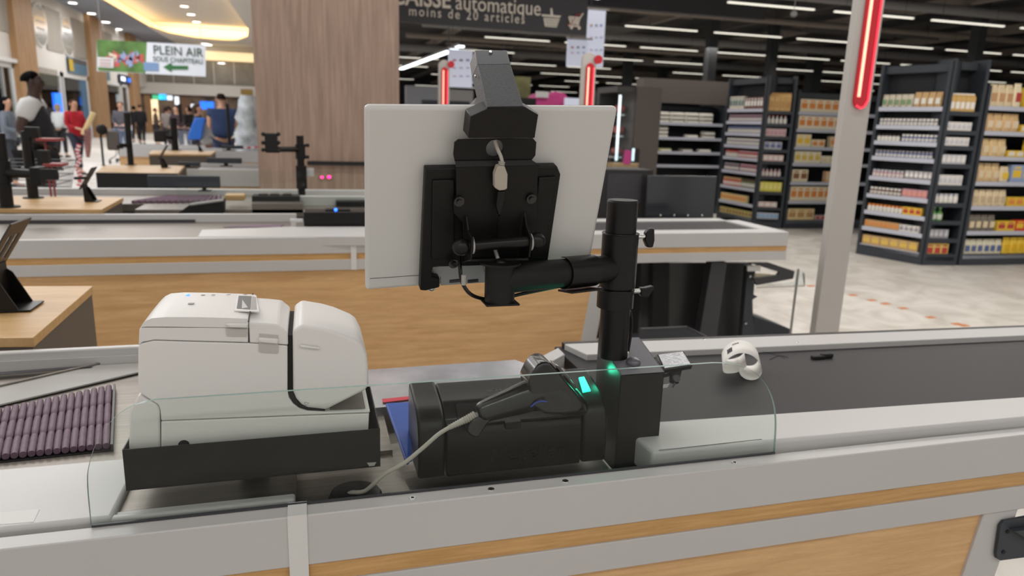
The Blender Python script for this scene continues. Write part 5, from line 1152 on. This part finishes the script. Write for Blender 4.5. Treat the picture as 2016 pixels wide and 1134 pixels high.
def sign(label, x0, y0, x1, y1, m, bits):
    t = thing('shop_sign', label, 'sign', (WX+.3, wy((x0+x1)/2), wz((x0+x1)/2, (y0+y1)/2)))
    wrect(x0, y0, x1, y1, m, .12).build('panel', m, t)
    for nm, mm, a, b, c, d in bits: wrect(a, b, c, d, mm, .14).build(nm, mm, t)
sign('blue shop sign with a yellow end, above the blue doorway', 138, 118, 173, 147, mat('blue_sign', lin(70, 110, 136), .6), [('yellow_end', mat('yellow_sign', lin(190, 160, 40), .6), 138, 118, 146, 141), ('dark_band', M_shopd, 147, 120, 172, 128)])
sign('dark blue lit sign past the second oak pillar', 235, 149, 258, 166, mat('navy_sign', lin(44, 48, 70), .6), [('lit_mark', E_white, 238, 152, 246, 160), ('lit_mark', E_blue, 251, 155, 256, 162)])
sign('small teal sign beside the second oak pillar', 206, 140, 217, 158, mat('teal_sign', lin(96, 130, 140), .6), [])
# end wall
EY = 60.
def ez(x, y): return PX(x, y, Y=EY).z
def erect(x0, y0, x1, y1, off=.0, th=.2): return rect(MB(), x0, y0, x1, y1, EY-off, th)
st(MB().box((-13, EY+.3, ez(380, 188)), (-1, EY+.6, 7.4)), 'wall_far', M_wall)
st(erect(272, 118, 520, 168, .0), 'trim_400', mat('grey_grid_panel', lin(150, 144, 134), .8, noise=.12, nscale=2))
st(erect(272, 166, 520, 188, .5), 'trim_401', M_wall)
for k in range(5): st(erect(300+k*40, 122, 302+k*40, 166, .02, .02), 'trim_%d' % (402+k), M_wall)
st(erect(272, 188, 520, 275, 0, .2), 'wall_shops', mat('shop_row_back', lin(110, 92, 76), .7, noise=.7, nscale=1.2))
for k, (x0, y0, x1, y1, m, lab) in enumerate(((286, 186, 298, 262, M_oakp, 'oak pier'), (299, 196, 312, 250, E_warm, 'warm lit shop window'), (300, 187, 318, 196, mat('green_sign_lit', lin(90, 190, 150), .5, emit=lin(70, 180, 130), es=1), 'green lit shop sign'), (313, 184, 327, 196, mat('cyan_sign', (0, .6, 1), .5, emit=lin(60, 170, 240), es=1.4), 'cyan round shop sign'),
        (329, 188, 339, 197, E_white, 'white lit shop sign'), (344, 190, 352, 206, E_white, 'tall white lit shop sign'), (355, 190, 375, 225, mat('brown_shop', lin(120, 90, 70), .7), 'brown shop pier'), (394, 200, 421, 216, E_blue, 'bright blue screen'), (376, 205, 386, 218, E_white, 'small white lit panel'), (424, 190, 432, 250, mat('mauve_pier', lin(150, 130, 120), .7), 'mauve pier'), (474, 176, 497, 187, mat('yellow_dark_sign', lin(150, 120, 50), .6), 'yellow and black sign'))):
    o = erect(x0, y0, x1, y1, .62 if 'yellow' in lab else .11, .1).build('pier' if 'pier' in lab else 'screen_panel' if 'screen' in lab or 'panel' in lab else 'display_window' if 'window' in lab else 'shop_sign', m); tag(o, lab+' in the far row of shops at the mall end', 'panel' if 'sign' not in lab else 'sign')
# mall ceiling with warm lit cove
st(MB().box((-16, 20, 6.5), (-9.2, 61, 6.6)), 'ceiling_mall_left', M_ceilb)
st(MB().box((-9.2, 56.2, 6.5), (-.4, 61, 6.6)), 'ceiling_mall_far', M_ceilw)
st(MB().box((-3.3, 10, 6.5), (-.4, 56.2, 6.6)), 'ceiling_mall_right', M_ceilw)
st(MB().prism([(-9.2, 56.2, 6.5), (-9.2, 50, 6.5), (-8.6, 53.5, 6.5), (-7.3, 55.6, 6.5), (-5.8, 56.2, 6.5)], (0, 0, .1)), 'ceiling_mall_corner', M_ceilw)
st(MB().prism([(-3.3, 56.2, 6.5), (-3.3, 48, 6.5), (-3.7, 52.6, 6.5), (-4.6, 55.6, 6.5), (-5.4, 56.2, 6.5)], (0, 0, .1)), 'ceiling_mall_bend', M_ceilw)
st(MB().box((-10.2, 20, 7.5), (-2.4, 58, 7.6)), 'ceiling_cove', M_ceilw)
cv = thing('cove_light', 'warm glowing cove lighting round the raised mall ceiling', 'light', (-6, 45, 6.9))
MB().box((-10.1, 24, 6.62), (-10.0, 57.6, 7.45)).build('glow_strip', M_cove, cv); MB().box((-10.0, 57.5, 6.62), (-2.6, 57.6, 7.45)).build('glow_strip', M_cove, cv); MB().box((-2.6, 24, 6.62), (-2.5, 57.6, 7.45)).build('glow_strip', M_cove, cv)  # emissive bands stand in for the lit sides of the ceiling recess
area('cove_glow', (-9.6, 42, 6.75), .3, 26, 110, (1, .72, .38), (pi, 0, 0)); area('cove_glow', (-6.2, 57.0, 6.75), 7, .3, 90, (1, .72, .38), (pi, 0, 0)); area('cove_glow', (-2.9, 42, 6.75), .3, 26, 70, (1, .72, .38), (pi, 0, 0))
o = MB().box((PX(398, 110, Y=59.9).x, 59.2, ez(440, 121)), (PX(500, 110, Y=59.9).x, 59.4, ez(440, 104))).build('cove_strip', M_cove); tag(o, 'second long warm light band above the grey panels at the mall end', 'light')
for x, y in ((143, 5), (180, 26), (208, 43), (232, 57), (255, 71), (363, 12), (376, 28), (387, 43), (403, 86), (412, 95), (436, 124)):
    z = 6.5 if y not in (12, 28, 43) or x < 300 else 7.5
    if (x, y) == (436, 124): p = PX(x, y, Y=59.4)
    elif (x, y) == (412, 95): p = V((PX(x, y, Y=60).x, 59.5, 6.5))
    else: p = PX(x, y, Z=z)
    t = thing('downlight', 'small round downlight set in the mall ceiling', 'light', tuple(p), 'recessed mall downlights'); s_ = max(.12, .0045*p.y)
    MB().cyl(p+V((0, 0, -.03)), p+V((0, 0, -.005)), s_, n=12).build('lens', M_spot, t); MB().cyl(p+V((0, 0, -.02)), p+V((0, 0, -.001)), s_*1.25, n=12).build('rim', M_whiteb, t)
# banner
bn = thing('hanging_banner', 'white and green printed banner hanging across the mall', 'banner', tuple(PX(297, 82, Y=24)))
for hx in (200, 396):
    hp_ = PX(hx, 84, Y=24.01); MB().box((hp_.x-.006, 24.005, hp_.z-.05), (hp_.x+.006, 24.012, 7.5)).build('cord', M_greyd, bn)
def BP(a, b, o=0): return PX(a, b, Y=24-o)
MB().prism([BP(190, 78), BP(405, 89), BP(405, 151), BP(191, 140)], (0, .02, 0)).build('cloth', mat('banner_white', lin(214, 218, 226), .7, emit=lin(214, 218, 226), es=.12), bn)
pic = mat('meadow_print', lin(84, 120, 60), .7, noise=.5, nscale=2.2)
MB().prism([BP(190, 78, .01), BP(289, 83, .01), BP(286, 144, .01), BP(193, 139, .01)], (0, .005, 0)).build('printed_picture', pic, bn)
bl = MB(); random.seed(3)
for k in range(16):
    bl.prism([BP(212+k*4+random.uniform(-5, 5)+dx, 100+random.uniform(-2, 20)+dy, .02) for dx, dy in ((0, 0), (9, 0), (10, 13), (-1, 14))], (0, .004, 0), k % 3)
bl.build('printed_figures', [mat('print_red', lin(190, 90, 84), .7), mat('print_cream', lin(224, 200, 180), .7), mat('print_blue', lin(150, 160, 200), .7)], bn)
MB().prism([BP(192, 112, .03), BP(224, 114, .03), BP(223, 134, .03), BP(193, 132, .03)], (0, .004, 0)).build('white_caption', M_whiteb, bn)
for yy_ in (117, 123, 128): MB().prism([BP(196, yy_, .04), BP(219, yy_+1, .04), BP(219, yy_+2.5, .04), BP(196, yy_+1.5, .04)], (0, .003, 0)).build('caption_line', mat('caption_red', lin(170, 110, 120), .7), bn)
MB().prism([BP(282, 122, .03), BP(312, 124, .03), BP(312, 140, .03), BP(283, 139, .03)], (0, .004, 0)).build('blue_caption', mat('caption_blue', lin(120, 150, 190), .7), bn)
G_ = mat('dark_green_print', lin(40, 66, 44), .7)
def btext(body, x, y, xe, size):
    p = BP(x, y, .03); e = BP(xe, y, .03); o = text('lettering', body, size, G_, bn, frameXZ(p) @ Matrix.Rotation(-.012, 4, 'Z'), .004, 1.0, .0)
    xs = [v.co.x for v in o.data.vertices]; k = (e.x-p.x)/(max(xs)-min(xs)); x0_ = min(xs)
    for v in o.data.vertices: v.co.x = x0_+(v.co.x-x0_)*k
btext('PLEIN AIR', 301, 106, 398, .36); btext('SOUS CHAPITEAU', 301, 120, 398, .20)
MB().prism([BP(a, b, .03) for a, b in ((321, 132), (338, 123), (338, 129), (370, 129.5), (370, 137), (338, 136.5), (338, 142))], (0, .004, 0)).build('arrow', mat('green_print', lin(50, 110, 60), .7), bn)

# ================================================================ PEOPLE
def skinmesh(name, pts, edges, m, parent, sub=1):
    """pts: list of (x,y,z,rx,ry)"""
    me = bpy.data.meshes.new(name); me.from_pydata([p[:3] for p in pts], edges, []); me.materials.append(m)
    o = bpy.data.objects.new(name, me); COL.objects.link(o); o.parent = parent
    md = o.modifiers.new('skin', 'SKIN'); md.use_smooth_shade = True
    if not me.skin_vertices: 
        bm = bmesh.new(); bm.from_mesh(me); bm.verts.layers.skin.verify(); bm.to_mesh(me); bm.free()
    for i, p in enumerate(pts):
        sv = me.skin_vertices[0].data[i]; sv.radius = (p[3], p[4] if len(p) > 4 else p[3]); sv.use_root = (i == 0)
    s_ = o.modifiers.new('sub', 'SUBSURF'); s_.levels = sub; s_.render_levels = sub
    return o
def person(label, X, Y, rz, h, skin, hair, top, trou, arms='down', hairlen=0, sleeves='long', coat=0, bulk=1.0, stride=0., female=False, vest=None, group=None):
    t = thing('person', label, 'person', (X, Y, 0), group); t.rotation_euler.z = rz; k = h/1.75; t.scale = (k, k, k); B = bulk
    arm = {'down': [(.215, .0, 1.16), (.22, .06, .93)], 'hip': [(.32, -.10, 1.16), (.17, .06, 1.02)], 'front': [(.22, .02, 1.15), (.12, .24, 1.08)], 'raise': [(.24, .12, 1.20), (.18, .34, 1.28)]}
    al, ar = (arm[arms] if isinstance(arms, str) else arm[arms[0]]), (arm[arms] if isinstance(arms, str) else arm[arms[1]])
    ms = mat('skin_%d' % int(skin[0]*1000), skin, .5); P_ = []; E_ = []
    def v(x, y, z, r, r2=None, to=None):
        P_.append((x, y, z, r, r2 or r)); 
        if to is not None: E_.append((to, len(P_)-1))
        return len(P_)-1
    pel = v(0, 0, .96, .10*B, .078*B); wa = v(0, 0, 1.12, .095*B, .07*B, pel); chs = v(0, 0, 1.32, .105*B, .075*B, wa); nb = v(0, 0, 1.47, .06, .055, chs); nk = v(0, .01, 1.52, .058, .060, nb)
    jaw = v(0, .03, 1.575, .064, .070, nk); hd_ = v(0, .015, 1.645, .084, .098, jaw); tp = v(0, .0, 1.715, .066, .076, hd_)
    nose = v(0, .118, 1.615, .012, .014, hd_)
    for s in (-1, 1):
        sh_ = v(s*.165*B, 0, 1.43, .046*B, None, chs); (ex, ey, ez_), (wx, wy_, wz_) = (ar if s > 0 else al)
        el = v(s*ex, ey, ez_, .038*B, None, sh_); wr = v(s*wx, wy_, wz_, .025, None, el); d = (V((s*wx, wy_, wz_))-V((s*ex, ey, ez_))).normalized()
        pm2 = V((s*wx, wy_, wz_))+d*.06; ph = v(*pm2, .032, .018, wr)
        side = d.cross(V((0, 1, 0))).normalized() if abs(d.y) < .9 else V((1, 0, 0))
        for q, L in ((-.024, .060), (-.008, .072), (.008, .068), (.024, .052)):
            a_ = pm2+side*q+d*.035; f1 = v(*a_, .0085, None, ph); a2 = a_+d*L*.6+V((0, .012, 0)); v(*a2, .0075, None, f1)
        tb_ = pm2-side*.034+V((0, .02, 0)); v(*tb_, .010, None, ph)
        hp = v(s*.085, 0, .90, .065*B, None, pel); kn = v(s*.095, .03+s*stride*.12, .50, .05, None, hp); an = v(s*.10, s*stride*.25, .085, .038, None, kn); v(s*.11, s*stride*.25+.14, .035, .036, .028, an)
    bd = skinmesh('body', P_, E_, ms, t)
    for s in (-1, 1):
        e_ = MB().ball((s*.031, .104, 1.638), .009, 8); e_.build('eye', mat('dark_eye', (.01, .01, .01), .3), t, local=True)
        MB().ball((s*.085, .012, 1.630), .022, 8, (.4, .8, 1.3)).build('ear', ms, t, local=True)
    MB().box((-.022, .100, 1.578), (.022, .106, 1.584)).build('mouth', mat('lip', lin(120, 60, 56), .5), t, local=True)
    # clothes
    P_, E_ = [], []; g = 1.22
    pel = v(0, 0, .90 if not coat else .78, .165*B, .135*B); wa = v(0, 0, 1.12, .14*B*g, .105*B*g, pel); chs = v(0, 0, 1.32, .155*B*g, .11*B*g, wa); nb = v(0, 0, 1.46, .085, .075, chs)
    for s in (-1, 1):
        if vest: v(s*.125*B, 0, 1.415, .080*B, .085*B, chs); continue
        sh_ = v(s*.165*B, 0, 1.42, .068*B, None, chs); (ex, ey, ez_), (wx, wy_, wz_) = (ar if s > 0 else al)
        if sleeves == 'short': v(s*(.165*B*.5+ex*.5), ey*.5, 1.43*.5+ez_*.5, .062*B, None, sh_)
        else: el = v(s*ex, ey, ez_, .052*B, None, sh_); v(*(V((s*ex, ey, ez_)).lerp(V((s*wx, wy_, wz_)), .9)), .036, None, el)
    mt_ = mat('cloth_%d_%d_%d' % top, lin(*top), .85, noise=.12, nscale=8)
    skinmesh('vest' if vest else 'top', P_, E_, mt_, t)
    if vest:
        P_, E_ = [], []; c0_ = v(0, 0, 1.40, .07*B, .05*B)
        for s in (-1, 1):
            sh_ = v(s*.165*B, 0, 1.425, .078*B, None, c0_); (ex, ey, ez_) = (ar if s > 0 else al)[0]
            v(s*(.165*B*.35+ex*.65), ey*.65, 1.43*.35+ez_*.65, .066*B, None, sh_)
        v(0, 0, 1.475, .068, .066, c0_); skinmesh('shirt', P_, E_, mat('cloth_%d_%d_%d' % vest, lin(*vest), .8), t)
    P_, E_ = [], []; pel = v(0, 0, .99, .152*B, .122*B)
    for s in (-1, 1):
        hp = v(s*.085, 0, .90, .098*B, None, pel); kn = v(s*.095, .03+s*stride*.12, .50, .075, None, hp); v(s*.10, s*stride*.25, .13, .060, None, kn)
    skinmesh('trousers', P_, E_, mat('cloth_%d_%d_%d' % trou, lin(*trou), .85), t)
    for s in (-1, 1):
        y_ = s*stride*.25; MB().loft([[V((s*.105+a*.045*w2_, y_-.06+l, .0+b*.04*h2_+.04*h2_)) for a, b in [(math.cos(q), math.sin(q)) for q in [2*pi*i/12 for i in range(12)]]] for l, w2_, h2_ in ((0, .6, .7), (.05, .9, 1), (.15, 1.0, .9), (.23, .9, .6), (.26, .5, .35))]).build('shoe', mat('shoe_black', lin(30, 30, 32), .5), t, local=True, smooth=True)
    mh = mat('hair_%d_%d_%d' % hair, lin(*[int(c*.75) for c in hair]), .95, spec=.1)
    hb2 = MB()
    rr = []
    for i in range(7):
        a = -0.15+(pi/2+.15)*i/6; rr.append([V((.078*math.cos(a)*math.cos(q), -.006+.092*math.cos(a)*math.sin(q)*(1 if math.sin(q) < 0 else .84), 1.678+.062*math.sin(a)+(0.018 if math.sin(q) > 0 else -.035)*(1-i/6))) for q in [2*pi*j/16 for j in range(16)]])
    hb2.loft(rr)
    if hairlen:
        hb2.loft([[V((.085*s1*math.cos(q), -.035+.06*s1*math.sin(q), z)) for q in [2*pi*j/16 for j in range(16)]] for z, s1 in ((1.70, .9), (1.64, 1.08), (1.56, 1.05), (1.64-hairlen, .8))])
    hb2.build('hair', mh, t, local=True, smooth=True)
    return t
DARKS, LIGHTS = lin(66, 44, 36), lin(206, 158, 132)
def pxat(x, Y): return PX(x, 200, Y=Y).x
person('man in a black sleeveless vest over a white shirt, hand on hip, facing the mall', pxat(66, 8.7), 8.7, -pi/2+.15, 1.80, DARKS, (22, 20, 20), (36, 36, 42), (30, 30, 34), 'hip', 0, 'short', 0, 1.3, 0, vest=(216, 216, 216))
person('woman in a red coat walking with a long cardboard tube', pxat(143, 18.5), 18.5, -pi/2-.7, 1.66, LIGHTS, (112, 76, 56), (176, 28, 44), (44, 48, 66), ('front', 'front'), .08, 'long', 1, 1.05, .8)
person('woman in a white top and black trousers seen from behind', pxat(112, 25), 25, pi+pi*.9, 1.60, LIGHTS, (206, 184, 150), (206, 212, 214), (30, 30, 34), 'front', .1, 'long', 0, 1.05, .2)
person('person in a grey top and black headscarf near the thickest pole', pxat(10, 15), 15, -pi/2, 1.62, LIGHTS, (24, 24, 28), (110, 118, 130), (50, 54, 60), 'front', .16, 'long', 1, 1.0, .2)
person('man in dark grey pushing a trolley towards the tills', pxat(236, 24), 24, pi, 1.72, LIGHTS, (150, 120, 100), (84, 84, 92), (60, 60, 70), 'front', 0, 'long', 0, 1.1, .3)
person('person in black walking away on the far left of the pair', pxat(262, 39), 39, 0, 1.74, LIGHTS, (40, 34, 32), (28, 28, 32), (26, 26, 30), 'down', .04, 'long', 1, 1.0, .5)
person('broad person in black walking away beside the other', pxat(274, 37), 37, 0, 1.78, LIGHTS, (60, 44, 40), (24, 24, 28), (24, 24, 28), 'down', 0, 'long', 1, 1.15, -.6)
person('man in a blue tee shirt standing with his back turned', pxat(436, 14.9), 14.9, .25, 1.82, LIGHTS, (50, 38, 34), (44, 62, 100), (50, 60, 90), 'front', 0, 'short', 0, 1.28, 0)
person('child with long blond hair and a white top by the blue bag', pxat(403, 15.6), 15.6, .2, 1.52, LIGHTS, (168, 136, 100), (206, 204, 200), (60, 70, 110), 'front', .16, 'long', 0, 1.05, 0)
person('woman in dark blue bending her head beside the blue bag', pxat(386, 17), 17, -1.4, 1.64, LIGHTS, (110, 84, 70), (44, 52, 84), (40, 40, 50), 'raise', .12, 'long', 0, 1.0, 0)
for lab, x, Y, c, h in (('shopper in black with raised arm before the blue screen', 371, 26, (30, 28, 32), 1.68), ('shopper in a pinkish scarf beyond the farthest pole', 346, 24, (60, 44, 48), 1.66), ('distant shopper in brown coat by the oak pier', 304, 36, (92, 74, 64), 1.66), ('distant shopper in grey coat in the mall crowd', 326, 32, (124, 116, 112), 1.68), ('distant shopper in black hat and dark coat in the crowd', 331, 34, (36, 34, 38), 1.74), ('distant shopper in navy between the crowd and the screen', 388, 30, (44, 46, 60), 1.72)):
    person(lab, pxat(x, Y), Y, random.uniform(-3, 3), h, LIGHTS, (60, 46, 40), c, (46, 44, 50), 'front', .05, 'long', 1, 1.05, .3)
person('distant person in black by the orange poster', pxat(96, 29), 29, 1.2, 1.7, DARKS, (24, 22, 22), (34, 32, 36), (40, 40, 44), 'down', .1, 'long', 1, 1.0, 0)
# things carried or parked
tb_ = MB().tube([PX(164, 265, Y=18.2), PX(184, 222, Y=18.2)], .055, 12); tag(tb_.build('cardboard_tube', pm_((214, 190, 140))), 'long pale cardboard tube held by the woman in red', 'tube')
sc_ = MB().loft([[PX(a, b, Y=18.1), PX(a+w2_, b, Y=18.1), PX(a+w2_, b, Y=18.25), PX(a, b, Y=18.25)] for a, b, w2_ in ((166, 255, 13), (165, 275, 15), (167, 295, 12), (170, 310, 7))]); tag(sc_.build('brown_scarf', mat('scarf_plaid', lin(130, 90, 86), .9, noise=.4, nscale=12)), 'brown patterned scarf hanging from the arm of the woman in red', 'scarf')
bg_ = MB().loft([[PX(a, b, Y=15.2), PX(a+w2_, b, Y=15.2), PX(a+w2_, b, Y=15.5), PX(a, b, Y=15.5)] for a, b, w2_ in ((384, 232, 22), (378, 245, 24), (372, 262, 27), (369, 275, 28))]); tag(bg_.build('blue_bag', mat('blue_bag_plastic', lin(40, 110, 210), .5), bevel=.02), 'large bright blue shopping bag hanging beside the blond child', 'bag')
wr_ = thing('wrapped_display', 'tall display wrapped in clear plastic film beside the brown pillar', 'wrapped display', (pxat(482, 12.2), 12.2, 0))
rr = []
for i, (y, a, b) in enumerate(((188, 474, 500), (198, 468, 508), (215, 468, 512), (232, 463, 512), (246, 470, 508), (262, 462, 512), (278, 464, 512), (300, 466, 512))):
    c = PX((a+b)/2, y, Y=12.5); w2_ = (PX(b, y, Y=12.5)-PX(a, y, Y=12.5)).length/2; rr.append([V((c.x+w2_*math.cos(q)*(1+.08*math.sin(5*q+i)), 12.5+.2*math.sin(q), c.z)) for q in [2*pi*j/20 for j in range(20)]])
MB().loft(rr).build('film_wrap', mat('plastic_film', lin(190, 196, 202), .25, noise=.45, nscale=5), wr_, smooth=True)
MB().box((wr_.location.x-.2, 12.35, 0), (wr_.location.x+.35, 12.65, rr[-1][0].z)).build('stand', M_greyd, wr_)
def trolley(label, X, Y, rz, col):
    t = thing('shopping_trolley', label, 'trolley', (X, Y, 0), 'shopping trolleys in the mall'); t.rotation_euler.z = rz; w_ = MB()
    for k in range(7):
        z = .55+.065*k; a, b = .20+.01*k, .36+.012*k
        w_.tube([(-a, -b, z), (a, -b, z), (a, b, z), (-a, b, z), (-a, -b, z)], .005, 5)
    for k in range(9):
        x = -.2+.05*k; w_.tube([(x, -.36, .55), (x*1.3, -.43, .94)], .004, 4); w_.tube([(x, .36, .55), (x*1.3, .43, .94)], .004, 4)
    w_.build('basket', mat('trolley_%d' % col[0], lin(*col), .4, .3), t, local=True)
    MB().tube([(-.2, -.4, .12), (-.2, .35, .2), (-.22, .42, .9), (-.24, .52, 1.02), (.24, .52, 1.02), (.22, .42, .9), (.2, .35, .2), (.2, -.4, .12)], .014, 8).build('frame', M_chrome, t, local=True)
    MB().tube([(-.24, .53, 1.02), (.24, .53, 1.02)], .02, 8).build('handle', mat('red_handle', lin(150, 60, 60), .5), t, local=True)
    for x in (-.2, .2):
        for y in (-.4, .35): MB().cyl((x-.015, y, .06), (x+.015, y, .06), .06, n=14).build('wheel', M_void, t, local=True)
trolley('bluish wire trolley pushed by the man in dark grey', pxat(229, 22.6), 22.6, 0, (120, 140, 170))
trolley('grey wire trolley beside the man in the black vest', pxat(88, 8.6), 7.6, pi/2, (110, 112, 116))
trolley('pale wire trolley among the mall crowd', pxat(362, 22), 22, .4, (150, 160, 180))
# red and white barrier tape
def tape(label, pts, Y, wpx):
    A = [PX(a, b, Y=Y) for a, b in pts]; mb = MB(); n = 0; r = wpx/2*Y/FPX
    path = smoothpath(A, 5)
    for i in range(len(path)-1):
        d = (path[i+1]-path[i]).normalized(); s_ = V((d.z, 0, -d.x))*r*(.5+.5*abs(math.cos(i*.9)))
        mb.prism([path[i]-s_, path[i]+s_, path[i+1]+s_, path[i+1]-s_], (0, .004, 0), (i//1) % 2)
    tag(mb.build('barrier_tape', [mat('tape_red', lin(196, 50, 60), .6), mat('tape_white', lin(224, 214, 214), .6)]), label, 'tape')
tape('red and white barrier tape hanging down twisted in front of the woman in red', [(156, 284), (152, 300), (157, 315), (150, 330), (158, 345), (155, 366)], 12, 8)
tape('red and white barrier tape strung level below the blue tee shirt', [(372, 288), (400, 292), (440, 294)], 13.8, 4)
tape('red and white barrier tape strung level below the plastic-wrapped display', [(455, 288), (480, 291), (512, 289)], 11.8, 4)
